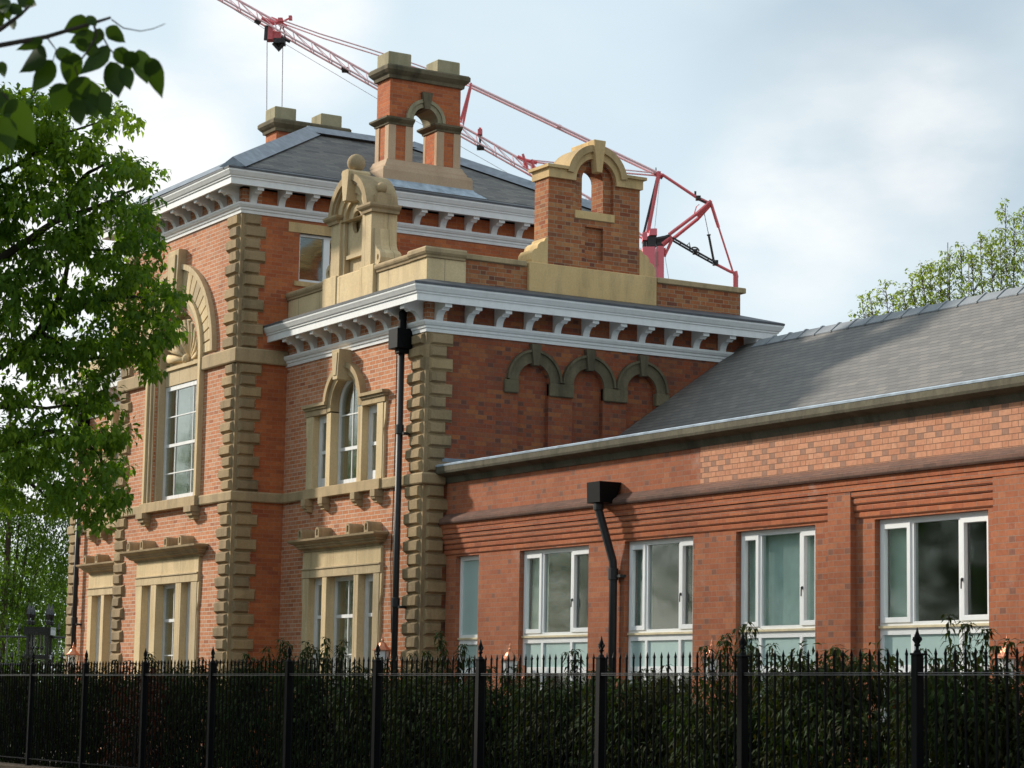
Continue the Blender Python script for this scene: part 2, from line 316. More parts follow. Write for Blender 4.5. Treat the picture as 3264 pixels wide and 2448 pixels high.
# ------------------------------------------------------------------ mesh building
SPLIT = {'pier', 'window_surround', 'parapet', 'coping', 'pilaster', 'impost', 'sill_bracket', 'hood', 'keystone', 'niche_arch', 'hood_mould', 'string_course', 'floor', 'wall',
         'corbel_table', 'chimney_block', 'curtain', 'flat_roof', 'stone_aedicule', 'inner_arch', 'ladder', 'slewing_gear', 'rear_strut', 'hoist_rope', 'stay_rope', 'lead_hip', 'sheave', 'winch_housing', 'cab_housing', 'pulley_block'}
class MB:
    def __init__(s): s.v = []; s.f = []; s.m = []; s.s = []; s.mi = 0; s.sm = False
    def add(s, vs, fs):
        o = len(s.v); s.v += [tuple(x) for x in vs]
        for f in fs: s.f.append(tuple(o+i for i in f)); s.m.append(s.mi); s.s.append(s.sm)
    def box(s, x0, x1, y0, y1, z0, z1):
        if x0 > x1: x0, x1 = x1, x0
        if y0 > y1: y0, y1 = y1, y0
        s.add([(x0,y0,z0),(x1,y0,z0),(x1,y1,z0),(x0,y1,z0),(x0,y0,z1),(x1,y0,z1),(x1,y1,z1),(x0,y1,z1)],
              [(0,3,2,1),(4,5,6,7),(0,1,5,4),(1,2,6,5),(2,3,7,6),(3,0,4,7)])
    def prism(s, loops, fr, d0, d1):
        """flat outline (with holes) given as 2-D loops; fr(u, v, d) places it in space"""
        al = [p for lp in loops for p in lp]
        tris = tessellate_polygon([[Vector((a, b, 0)) for a, b in lp] for lp in loops])
        n = len(al)
        vs = [fr(a, b, d0) for a, b in al] + [fr(a, b, d1) for a, b in al]
        fs = [t for t in tris] + [tuple(n+i for i in reversed(t)) for t in tris]
        o = 0
        for lp in loops:
            k = len(lp)
            for i in range(k):
                j = (i+1) % k; fs.append((o+i, o+j, n+o+j, n+o+i))
            o += k
        s.add(vs, fs)
    def mould(s, path, prof, closed=False):
        """profile (projection, z) swept along a plan path; outside lies to the right of the way one walks"""
        n = len(path); offs = []
        for i in range(n):
            a = Vector(path[i-1]) if (i > 0 or closed) else None
            b = Vector(path[i]); c = Vector(path[(i+1) % n]) if (i < n-1 or closed) else None
            ns = []
            for p, q in ((a, b), (b, c)):
                if p is not None and q is not None:
                    d = (q-p).normalized(); ns.append(Vector((d.y, -d.x)))
            if len(ns) == 2:
                o = (ns[0]+ns[1]); o = o/max(1e-6, (1+ns[0].dot(ns[1])))
            else: o = ns[0]
            offs.append(o)
        k = len(prof); vs = []
        for i in range(n):
            for (p, z) in prof: vs.append((path[i][0]+offs[i].x*p, path[i][1]+offs[i].y*p, z))
        fs = []
        for i in range(n if closed else n-1):
            j = (i+1) % n
            for q in range(k):
                r = (q+1) % k; fs.append((i*k+q, j*k+q, j*k+r, i*k+r))
        if not closed:
            fs.append(tuple(range(k-1, -1, -1))); fs.append(tuple((n-1)*k+q for q in range(k)))
        s.add(vs, fs)
    def tube(s, pts, rad, seg=6, caps=True):
        pts = [Vector(p) for p in pts]; n = len(pts)
        if not isinstance(rad, (list, tuple)): rad = [rad]*n
        vs = []
        for i, p in enumerate(pts):
            d = (pts[min(i+1, n-1)]-pts[max(i-1, 0)]).normalized()
            a = d.cross(Vector((0, 0, 1)) if abs(d.z) < 0.9 else Vector((1, 0, 0))).normalized(); b = d.cross(a)
            for k in range(seg):
                an = 2*math.pi*k/seg; vs.append(p+(a*math.cos(an)+b*math.sin(an))*rad[i])
        fs = []
        for i in range(n-1):
            for k in range(seg):
                l = (k+1) % seg; fs.append((i*seg+k, i*seg+l, (i+1)*seg+l, (i+1)*seg+k))
        if caps: fs.append(tuple(range(seg-1, -1, -1))); fs.append(tuple((n-1)*seg+k for k in range(seg)))
        s.add(vs, fs)
    def lathe(s, c, prof, seg=16):
        """prof (radius, z) turned about the vertical through c"""
        vs = []; n = len(prof)
        for (r, z) in prof:
            for k in range(seg):
                a = 2*math.pi*k/seg; vs.append((c[0]+r*math.cos(a), c[1]+r*math.sin(a), c[2]+z))
        fs = []
        for i in range(n-1):
            for k in range(seg):
                l = (k+1) % seg; fs.append((i*seg+k, i*seg+l, (i+1)*seg+l, (i+1)*seg+k))
        fs.append(tuple(range(seg-1, -1, -1))); fs.append(tuple((n-1)*seg+k for k in range(seg)))
        s.add(vs, fs)
    def ball(s, c, r, seg=18, rings=10):
        s.lathe(c, [(max(1e-3, r*math.sin(math.pi*i/rings)), -r*math.cos(math.pi*i/rings)) for i in range(rings+1)], seg)
    def sheet(s, p0, du, dv):
        p0 = Vector(p0); du = Vector(du); dv = Vector(dv)
        s.add([p0, p0+du, p0+du+dv, p0+dv], [(0, 1, 2, 3)])
    def pieces(s):
        """the parts of this mesh that do not touch one another, largest first"""
        n = len(s.v); up = list(range(n))
        def find(a):
            while up[a] != a: up[a] = up[up[a]]; a = up[a]
            return a
        for f in s.f:
            for a in f[1:]: up[find(a)] = find(f[0])
        bx = {}
        for i, p in enumerate(s.v):
            k = find(i); q = bx.get(k)
            bx[k] = [list(p), list(p)] if q is None else [[min(u, w) for u, w in zip(q[0], p)], [max(u, w) for u, w in zip(q[1], p)]]
        ks = list(bx); T = 0.012
        for i, a in enumerate(ks):
            for c in ks[i+1:]:
                if all(bx[a][0][d] < bx[c][1][d]+T and bx[c][0][d] < bx[a][1][d]+T for d in range(3)): up[find(a)] = find(c)
        out = {}
        for f, m, sm in zip(s.f, s.m, s.s):
            g, mp_ = out.setdefault(find(f[0]), (MB(), {}))
            ids = []
            for a in f:
                if a not in mp_: mp_[a] = len(g.v); g.v.append(s.v[a])
                ids.append(mp_[a])
            g.f.append(tuple(ids)); g.m.append(m); g.s.append(sm)
        return sorted((g for g, _ in out.values()), key=lambda g: -len(g.v))
    def build(s, name, mats, parent=None, recalc=True, bevel=0.0, local=False):
        if name in SPLIT:
            gs = s.pieces()
            if len(gs) > 1:
                os_ = [g.build(name, mats, parent, recalc, bevel, local) for g in gs]
                return os_[0]
        me = bpy.data.meshes.new(name); me.from_pydata(s.v, [], s.f)
        if not isinstance(mats, (list, tuple)): mats = [mats]
        for m in mats: me.materials.append(m)
        for p, mi, sm in zip(me.polygons, s.m, s.s): p.material_index = mi; p.use_smooth = sm
        bm = bmesh.new(); bm.from_mesh(me)
        if recalc: bmesh.ops.recalc_face_normals(bm, faces=bm.faces)
        ul = bm.loops.layers.uv.new('metres'); Z = Vector((0, 0, 1))
        for f in bm.faces:
            n = f.normal
            if abs(n.z) < 0.95:
                u = Z.cross(n); u.normalize(); v = n.cross(u)
                if abs(n.z) < 0.05: v = Z
            else: u = Vector((1, 0, 0)); v = Vector((0, 1, 0))
            for lp in f.loops: lp[ul].uv = (lp.vert.co.dot(u), lp.vert.co.dot(v))
        bm.to_mesh(me); bm.free()
        o = bpy.data.objects.new(name, me); COL.objects.link(o)
        if parent:
            o.parent = parent
            if parent.type == 'EMPTY' and not local: o.matrix_parent_inverse = Matrix.Translation(-Vector(parent.location))
        if bevel:
            b = o.modifiers.new('edge_wear', 'BEVEL'); b.width = bevel; b.segments = 1; b.limit_method = 'ANGLE'
        return o

def tag(o, label=None, cat=None, group=None, kind=None):
    if label: o['label'] = label
    if cat: o['category'] = cat
    if group: o['group'] = group
    if kind: o['kind'] = kind
    return o
def thing(name, label, cat, group=None, loc=(0, 0, 0)):
    o = bpy.data.objects.new(name, None); COL.objects.link(o); o.empty_display_size = 0.3; o.location = loc
    return tag(o, label, cat, group)
def rect(u0, u1, v0, v1): return [(u0, v0), (u1, v0), (u1, v1), (u0, v1)]
def arch(u0, u1, v0, vs, n=14):
    """opening with a half-round head: bottom v0, springing vs"""
    c = (u0+u1)/2; r = (u1-u0)/2
    return [(u0, v0), (u1, v0)] + [(c+r*math.cos(math.pi*i/n), vs+r*math.sin(math.pi*i/n)) for i in range(n+1)]
def ringseg(cu, cv, r0, r1, a0, a1, n=20):
    o = [(cu+r1*math.cos(a0+(a1-a0)*i/n), cv+r1*math.sin(a0+(a1-a0)*i/n)) for i in range(n+1)]
    i_ = [(cu+r0*math.cos(a1-(a1-a0)*i/n), cv+r0*math.sin(a1-(a1-a0)*i/n)) for i in range(n+1)]
    return o + i_
def frY(y): return lambda u, v, d: (u, y+d, v)         # plane facing the street, d goes into the building
def frX(x): return lambda u, v, d: (x-d, u, v)         # plane facing right, d goes into the building

# ------------------------------------------------------------------ ground
def slab(name, x0, x1, y0, y1, z, mat, thick=0.4):
    b = MB(); b.box(x0, x1, y0, y1, z-thick, z); return tag(b.build(name, mat), kind='structure')
b = MB(); b.sheet((-1500, -1500, -0.15), (3000, 0, 0), (0, 3000, 0)); tag(b.build('ground', M['soil']), kind='structure')
slab('road', -300, 150, -9, -1.5, -0.12, M['asphalt'], 0.02)
slab('pavement', -300, 150, -1.5, 12.62, 0.0, M['paving'], 0.12)
slab('garden_bed', -100, 60, 12.98, 15.6, 0.30, M['soil'], 0.42)
slab('courtyard', -100, 60, 15.6, 60, 0.28, M['paving'], 0.40)

# ------------------------------------------------------------------ the main house
XT, XA, XL = -40.06, -34.59, -45.86          # right side of the tall block, right side of the right-hand block, left side
YT, YA, YW = 17.60, 18.62, 19.05             # street faces: tall block, low blocks, wing
YTB, YAB = 25.40, 25.14                      # back faces
XLL = -51.33                                 # left end
GZ = 0.28
house = thing('brick_house', 'tall red brick house with stone quoins, white bracketed cornice and hipped slate roof', 'house', loc=(-42.96, 21.5, GZ))

def sash(parent, x0, x1, z0, z1, y, lights, fw=0.05, head=None, thick=0.05, glass='glass_old', mat='white_old', bar=0.022, name='window', mid=None):
    """timber sash window in a street-facing opening. lights: list of (z list of cross bars, x list of bars); head: springing height of a round head"""
    outer = arch(x0, x1, z0, head) if head else rect(x0, x1, z0, z1)
    zs, xs, rails = lights
    b = MB()
    if head: inner = arch(x0+fw, x1-fw, z0+fw*1.4, head)
    else: inner = rect(x0+fw, x1-fw, z0+fw*1.4, z1-fw)
    b.prism([outer, inner], frY(y), 0, thick+0.04)
    for z in zs:
        b.box(x0+fw*0.5, x1-fw*0.5, y+0.012, y+thick, z-bar/2, z+bar/2)
    for z in rails:
        b.box(x0+fw*0.5, x1-fw*0.5, y+0.006, y+thick+0.02, z-0.03, z+0.03)
    zt = (head+(x1-x0)/2-0.03) if head else z1-fw*0.5
    for x in xs:
        b.box(x-bar/2, x+bar/2, y+0.014, y+thick-0.003, z0+fw, zt)
    f = b.build(name, M[mat], parent)
    p = MB(); p.prism([inner], frY(y), thick*0.55, thick*0.55+0.006); p.build('pane', M[glass], f)
    return f

# --- brick walls
b = MB()
tz0, tz1 = GZ, 11.0
hol = [rect(-43.99, -41.93, 5.30, 8.05), rect(-42.98-1.26, -42.98+1.26, 1.3, 3.74)]
hol[0] = arch(-43.99, -41.93, 5.30, 8.05)
b.prism([rect(XL, XT, tz0, tz1), *hol], frY(YT), 0, 0.40)
b.build('wall', M['brick_main'], house)
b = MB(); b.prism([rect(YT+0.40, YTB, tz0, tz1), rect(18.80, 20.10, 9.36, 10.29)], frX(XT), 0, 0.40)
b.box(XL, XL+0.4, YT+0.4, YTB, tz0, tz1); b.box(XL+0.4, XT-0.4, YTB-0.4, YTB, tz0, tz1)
b.build('wall', M['brick_shaded'], house)

xcA, xcL = -37.50, -48.42
def annexe_front(x0, x1, xc):
    b = MB()
    b.prism([rect(x0, x1, GZ, 8.30), [(xc-1.28, 5.30), (xc+1.28, 5.30), (xc+1.28, 6.72), (xc+0.6, 6.72)] +
             [(xc+0.6*math.cos(math.pi*i/12), 6.76+0.6*math.sin(math.pi*i/12)) for i in range(13)] + [(xc-0.6, 6.72), (xc-1.28, 6.72)],
             rect(xc-1.28, xc+1.28, 1.3, 3.74)], frY(YA), 0, 0.38)
    b.build('wall', M['brick_main'], house)
annexe_front(XT, XA, xcA); annexe_front(XLL, XL, xcL)
# side wall of the right-hand block with three blind arched niches
b = MB()
NC = [20.71, 21.815, 22.92]
niches = [arch(c-0.31, c+0.31, 4.6, 7.03) for c in NC]
b.prism([rect(YA+0.38, YAB, GZ, 8.30), *niches], frX(XA), 0, 0.11)
b.box(XA-0.4, XA-0.11, YA+0.38, YAB, GZ, 8.30)
b.box(XT+0.002, XA-0.4, YAB-0.4, YAB, GZ, 8.30)
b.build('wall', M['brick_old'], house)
b = MB(); b.box(XLL, XLL+0.4, YA+0.38, YAB, GZ, 8.3); b.box(XLL+0.4, XL-0.002, YAB-0.4, YAB, GZ, 8.3); b.build('wall', M['brick_main'], house)
# floors and inner partitions keep the rooms dark
b = MB()
for (x0, x1, y0, y1, zs) in ((XL+0.41, XT-0.41, YT+0.41, YTB-0.41, (1.0, 4.6, 8.9)), (XT+0.01, XA-0.41, YA+0.39, YAB-0.41, (1.0, 4.6)), (XLL+0.41, XL-0.01, YA+0.39, YAB-0.41, (1.0, 4.6))):
    for z in zs: b.box(x0, x1, y0, y1, z-0.1, z+0.1)
    b.box(x0, x1, y0+4.0, y0+4.1, 1.1, zs[-1]+3)
b.build('floor', M['dark'], house)

# --- quoins
def pillow(b, fr, u0, u1, z0, z1, proud, ch):
    """raised block with chamfered edges on a face (fr d<0 is outwards)"""
    vs = [fr(u0, z0, 0), fr(u1, z0, 0), fr(u1, z1, 0), fr(u0, z1, 0)]
    j = [random.uniform(-0.008, 0.008) for _ in range(4)]
    vs += [fr(u0+ch, z0+ch, -proud+j[0]), fr(u1-ch, z0+ch, -proud+j[1]), fr(u1-ch, z1-ch, -proud+j[2]), fr(u0+ch, z1-ch, -proud+j[3])]
    b.add(vs, [(4,5,6,7), (0,1,5,4), (1,2,6,5), (2,3,7,6), (3,0,4,7)])
def quoins(x, y, side, zs, h=0.222, lens=(0.44, 0.58), lens2=(0.50, 0.38), do_side=True, skip=()):
    """corner stones at (x, y); side=+1: the face goes left from the corner (right-hand corner), -1: goes right"""
    b = MB(); k = 0
    for z0, z1 in zs:
        n = max(1, round((z1-z0)/h)); hh = (z1-z0)/n
        for i in range(n):
            a, c = z0+i*hh, z0+(i+1)*hh
            l1 = lens[k % 2]; l2 = lens2[k % 2]; k += 1
            pr = 0.012
            # backing stones, just proud of the brick
            fu = (lambda u, v, d: (x-side*u, y+d, v))
            fv = (lambda u, v, d: (x-side*(-d) if False else x+side*(-d), y+u, v))
            b.box(x+side*pr, x-side*l1, y-pr, y+0.05, a, c)
            pillow(b, lambda u, v, d: (x-side*u, y-pr+d, v), 0.055, l1, a+0.012, c-0.012, 0.052, 0.030)
            if do_side:
                b.box(x+side*pr, x-side*0.05, y+0.0501, y+l2, a, c)
                pillow(b, lambda u, v, d: (x+side*(pr-d), y+u, v), 0.055, l2, a+0.012, c-0.012, 0.052, 0.030)
    return b.build('quoins', M['stone_quoin'], house)
quoins(XA, YA, 1, [(0.6, 5.15), (5.345, 7.70)])
quoins(XT, YT, 1, [(0.6, 5.15), (5.345, 7.72), (8.005, 10.54)])
quoins(XL, YT, -1, [(0.6, 5.15), (5.345, 7.72), (8.005, 10.54)])
quoins(XLL, YA, -1, [(0.6, 5.15), (5.345, 7.70)])

# --- string courses
path_band = [(XLL, YAB), (XLL, YA), (XL, YA), (XL, YT), (XT, YT), (XT, YA), (XA, YA), (XA, 19.0)]
def band(name, path, z0, z1, p, mat):
    b = MB(); b.mould(path, [(-0.03, z0), (p-0.015, z0), (p, z0+0.02), (p, z1-0.03), (p-0.03, z1), (-0.03, z1)]); return b.build(name, M[mat], house)
band('string_course', path_band, 5.15, 5.34, 0.07, 'stone_trim')
band('string_course', [(XL, YT+0.6), (XL, YT), (-42.96-1.36, YT)], 7.725, 8.0, 0.075, 'stone_trim')
band('string_course', [(-42.96+1.36, YT), (XT, YT), (XT, YA-0.02)], 7.725, 8.0, 0.075, 'stone_trim')

# --- white bracketed cornices
def cornice(path, dz, backtop=-0.05, topz=8.615):
    b = MB()
    b.mould(path, [(-0.02, 7.70), (0.03, 7.70), (0.035, 7.755), (0.055, 7.765), (0.06, 7.80), (0.085, 7.815), (0.11, 7.855), (0.11, 7.89), (-0.02, 7.89)])
    prof = [(-0.02, 8.215), (0.38, 8.215), (0.38, 8.14), (0.425, 8.14), (0.43, 8.255), (0.452, 8.262), (0.455, 8.285), (0.475, 8.30), (0.50, 8.345), (0.515, 8.37), (0.52, 8.42), (0.50, 8.435), (-0.02, 8.45)]
    b.mould(path, prof)
    for i, (x, y, z) in enumerate(b.v): b.v[i] = (x, y, z+dz)
    o = b.build('cornice', M['white'], house)
    c = MB(); c.mould(path, [(0.525, 8.40), (0.53, 8.437), (0.50, 8.452), (backtop, topz), (backtop, 8.456), (0.49, 8.44)])
    for i, (x, y, z) in enumerate(c.v): c.v[i] = (x, y, z+dz)
    c.build('lead_capping', M['lead_dark'], o)
    return o
DT = 2.83
cornice([(XT, YA), (XA, YA), (XA, YAB), (XT, YAB)], 0)
cornice([(XLL, YAB), (XLL, YA), (XL, YA)], 0)
cornice([(XL, YTB), (XL, YT), (XT, YT), (XT, YTB), (XL+0.1, YTB)], DT, 0.37, 8.505)

bprof = [(0.0, 7.885), (0.062, 7.885), (0.072, 7.94), (0.095, 7.99), (0.13, 8.03), (0.18, 8.055), (0.235, 8.062), (0.24, 8.045), (0.262, 8.045), (0.266, 8.062), (0.285, 8.066), (0.29, 8.083), (0.37, 8.083), (0.374, 8.09), (0.374, 8.216), (0.0, 8.216)]
bb = MB(); bb.prism([bprof], lambda u, v, d: (d, -u, v-7.885), -0.065, 0.065)
BR0 = bb.build('bracket', M['white'], house, local=True)
BR0.parent = house
def place_bracket(x, y, z, rz, first=[True]):
    o = BR0 if first[0] else BR0.copy()
    if not first[0]: COL.objects.link(o)
    first[0] = False
    o.parent = house; o.matrix_parent_inverse = Matrix.Translation(-Vector(house.location))
    o.location = (x, y, z); o.rotation_euler = (0, 0, rz)
for k in range(12): place_bracket(XA, 18.82+0.581*k, 7.885, R(90))
for k in range(9): place_bracket(XA-0.21-0.58*k, YA, 7.885, 0)
for k in range(14): place_bracket(XT, 17.80+0.576*k, 7.885+DT, R(90))
for k in range(10): place_bracket(XT-0.21-0.58*k, YT, 7.885+DT, 0)
for k in range(6): place_bracket(XL-2.2-0.55*k+1.9, YA, 7.885, 0)

# --- low-block flat roofs, parapets
b = MB(); b.box(XT+0.002, XA-0.2, YA+0.2, YAB-0.2, 8.45, 8.60); b.box(XLL+0.2, XL-0.002, YA+0.2, YAB-0.2, 8.45, 8.6); b.build('flat_roof', M['lead'], house)
b = MB(); yp = YA-0.055
for x0, x1 in ((XT+0.02, -38.45), (-36.42, -35.06)):
    b.box(x0, x1, yp+0.03, yp+0.42, 8.56, 8.96)
b.box(-35.06, XA+0.055, yp, yp+0.75, 8.56, 8.955)
def cap(b, path, z0, zt, p):
    b.mould(path, [(-0.40, z0), (p*0.35, z0), (p*0.45, z0+0.03), (p*0.8, z0+0.055), (p, z0+0.085), (p, zt-0.03), (p-0.03, zt), (-0.40, zt)])
capm = MB()
cap(capm, [(XT+0.02, yp+0.03), (-38.45, yp+0.03)], 8.96, 9.105, 0.07)
cap(capm, [(-36.42, yp+0.03), (-35.16, yp+0.03)], 8.962, 9.105, 0.07)
capm.mould([(-35.10, yp), (XA+0.055, yp), (XA+0.055, yp+0.72)], [(-0.55, 8.957), (0.03, 8.957), (0.035, 8.99), (0.06, 9.01), (0.085, 9.045), (0.085, 9.10), (0.06, 9.13), (-0.55, 9.132)])
pf = b.build('parapet', M['stone'], house, bevel=0.008); capm.build('coping', M['stone_trim'], pf)
b = MB(); xp = XA-0.02
b.box(xp-0.34, xp, yp+0.7505, 20.56, 8.56, 9.01); b.box(xp-0.34, xp, 23.20, 25.07, 8.56, 9.01)
ps = b.build('parapet', M['brick_bell'], house)
b = MB(); b.box(xp-0.40, xp+0.05, yp+0.752, 20.53, 9.011, 9.105); b.box(xp-0.40, xp+0.05, 23.23, 25.17, 9.011, 9.11); b.build('coping', M['stone_trim'], ps, bevel=0.012)
b = MB(); b.box(XLL+0.1, -49.35, yp+0.03, yp+0.4, 8.56, 9.0); b.box(-49.30, -48.5, yp, yp+0.5, 8.56, 10.2); b.box(-48.5, XL-0.01, yp+0.03, yp+0.4, 8.56, 9.0); b.build('parapet', M['stone'], house)

# --- tall block hipped roof
ex0, ex1, ey0, ey1, ez = XL-0.40, XT+0.40, YT-0.40, YTB+0.40, 8.50+DT
xm, ya_, yb_, az_ = -42.96, 20.30, 22.72, 13.02
b = MB()
b.add([(ex0, ey0, ez), (ex1, ey0, ez), (ex1, ey1, ez), (ex0, ey1, ez), (xm, ya_, az_), (xm, yb_, az_)],
      [(0, 1, 4), (1, 2, 5, 4), (2, 3, 5), (3, 0, 4, 5), (3, 2, 1, 0)])
roof = b.build('roof', M['slate_tower'], house)
def strip(b, p, q, w, h, up):
    p = Vector(p); q = Vector(q); d = (q-p).normalized(); s_ = d.cross(Vector((0, 0, 1))).normalized()
    vs = []
    for o in (p, q):
        vs += [o+s_*w+Vector((0, 0, -w*0.55+h)), o+Vector((0, 0, h+0.05)), o-s_*w+Vector((0, 0, -w*0.55+h)), o-Vector((0, 0, 0.05))]
    b.add(vs, [(0, 1, 5, 4), (1, 2, 6, 5), (2, 3, 7, 6), (3, 0, 4, 7), (3, 2, 1, 0), (4, 5, 6, 7)])
b = MB()
for e, a in (((ex0, ey0, ez), (xm, ya_, az_)), ((ex1, ey0, ez), (xm, ya_, az_)), ((ex1, ey1, ez), (xm, yb_, az_)), ((ex0, ey1, ez), (xm, yb_, az_))):
    strip(b, e, a, 0.26, 0.09, 1)
b.build('lead_hip', M['lead'], roof)
b = MB(); strip(b, (xm, ya_-0.05, az_), (xm, yb_+0.05, az_), 0.22, 0.08, 1); b.build('lead_ridge', M['lead'], roof)

# --- chimney stacks of the tall block, pierced by an arch
def chimney(xf, sx):
    """xf: plane of the outer face; sx=+1 the stack stands inside (to the left of) it"""
    dep = 0.54
    fr = lambda u, v, d: (xf-sx*d, u, v)
    yc = 21.44
    def bx(b, u0, u1, d0, d1, z0, z1): b.box(xf-sx*d0, xf-sx*d1, u0, u1, z0, z1)
    op = arch(yc-0.27, yc+0.27, 11.97, 12.82)
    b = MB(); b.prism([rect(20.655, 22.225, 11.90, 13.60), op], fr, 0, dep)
    c = b.build('chimney', M['brick_shaded'], house)
    b = MB()
    for u0, u1 in ((20.64, 20.80), (yc-0.43, yc-0.265), (yc+0.265, yc+0.43), (22.08, 22.24)):
        for d0, d1 in ((-0.015, 0.09), (dep-0.09, dep+0.015)): bx(b, u0, u1, d0, d1, 11.97, 12.665)
    for u0, u1 in ((20.638, 20.70), (22.18, 22.242)):       # corner stones returning on the ends
        bx(b, u0, u1, -0.017, 0.15, 11.971, 12.664); bx(b, u0, u1, dep-0.15, dep+0.017, 11.971, 12.664)
    b.build('pilaster', M['stone_pink'], c, bevel=0.006)
    b = MB()
    for (u0, u1) in ((20.65, yc-0.272), (yc+0.272, 22.23)):
        path = [(xf-sx*dep, u1), (xf-sx*dep, u0), (xf, u0), (xf, u1)]
        if sx < 0: path = [(xf, u1), (xf, u0), (xf-sx*dep, u0), (xf-sx*dep, u1)]
        b.mould(path, [(-0.03, 12.665), (0.03, 12.665), (0.035, 12.70), (0.08, 12.735), (0.11, 12.765), (0.11, 12.80), (-0.03, 12.812)])
    b.build('string_course', M['stone_dark'], c)
    b = MB()
    b.prism([ringseg(yc, 12.82, 0.268, 0.36, 0, math.pi)], fr, -0.035, dep+0.035)
    b.prism([ringseg(yc, 12.82, 0.362, 0.43, 0, math.pi)], fr, -0.06, dep+0.06)
    b.build('arch_ring', M['stone_moss'], c)
    b = MB(); b.prism([[(yc-0.055, 13.05), (yc+0.055, 13.05), (yc+0.115, 13.38), (yc-0.115, 13.38)]], fr, -0.10, dep+0.10); b.build('keystone', M['stone_dark'], c)
    b = MB()
    path = [(xf-sx*dep, 22.225), (xf-sx*dep, 20.655), (xf, 20.655), (xf, 22.225)]
    if sx < 0: path = path[::-1]; path = [(xf, 22.225), (xf, 20.655), (xf-sx*dep, 20.655), (xf-sx*dep, 22.225)]
    b.mould(path, [(-0.27, 13.58), (0.05, 13.58), (0.06, 13.64), (0.10, 13.68), (0.14, 13.73), (0.14, 13.80), (0.11, 13.835), (-0.27, 13.837)], closed=True)
    cp = b.build('cap', M['stone_dark'], c)
    b = MB()
    for u0, u1 in ((20.62, 21.12), (21.71, 22.21)): bx(b, u0, u1, 0.02, dep-0.02, 13.838, 14.125)
    b.build('chimney_block', M['stone_moss'], cp, bevel=0.015)
    b = MB()
    path = [(xf-sx*dep, 22.24), (xf-sx*dep, 20.64), (xf, 20.64), (xf, 22.24)]
    if sx < 0: path = [(xf, 22.24), (xf, 20.64), (xf-sx*dep, 20.64), (xf-sx*dep, 22.24)]
    b.mould(path, [(-0.27, 11.36), (0.19, 11.36), (0.19, 11.72), (0.17, 11.78), (0.11, 11.80), (0.10, 11.84), (0.06, 11.90), (0.03, 11.968), (-0.27, 11.969)], closed=True)
    pd = b.build('pedestal', M['stone_pink'], c)
    b = MB()
    b.mould(path, [(0.0, 11.30), (0.41, 11.315), (0.41, 11.345), (0.215, 11.50), (0.205, 11.53), (0.0, 11.53)], closed=True); b.build('lead_flashing', M['lead_pale'], pd)
chimney(XT-0.04, 1); chimney(-45.88, -1)

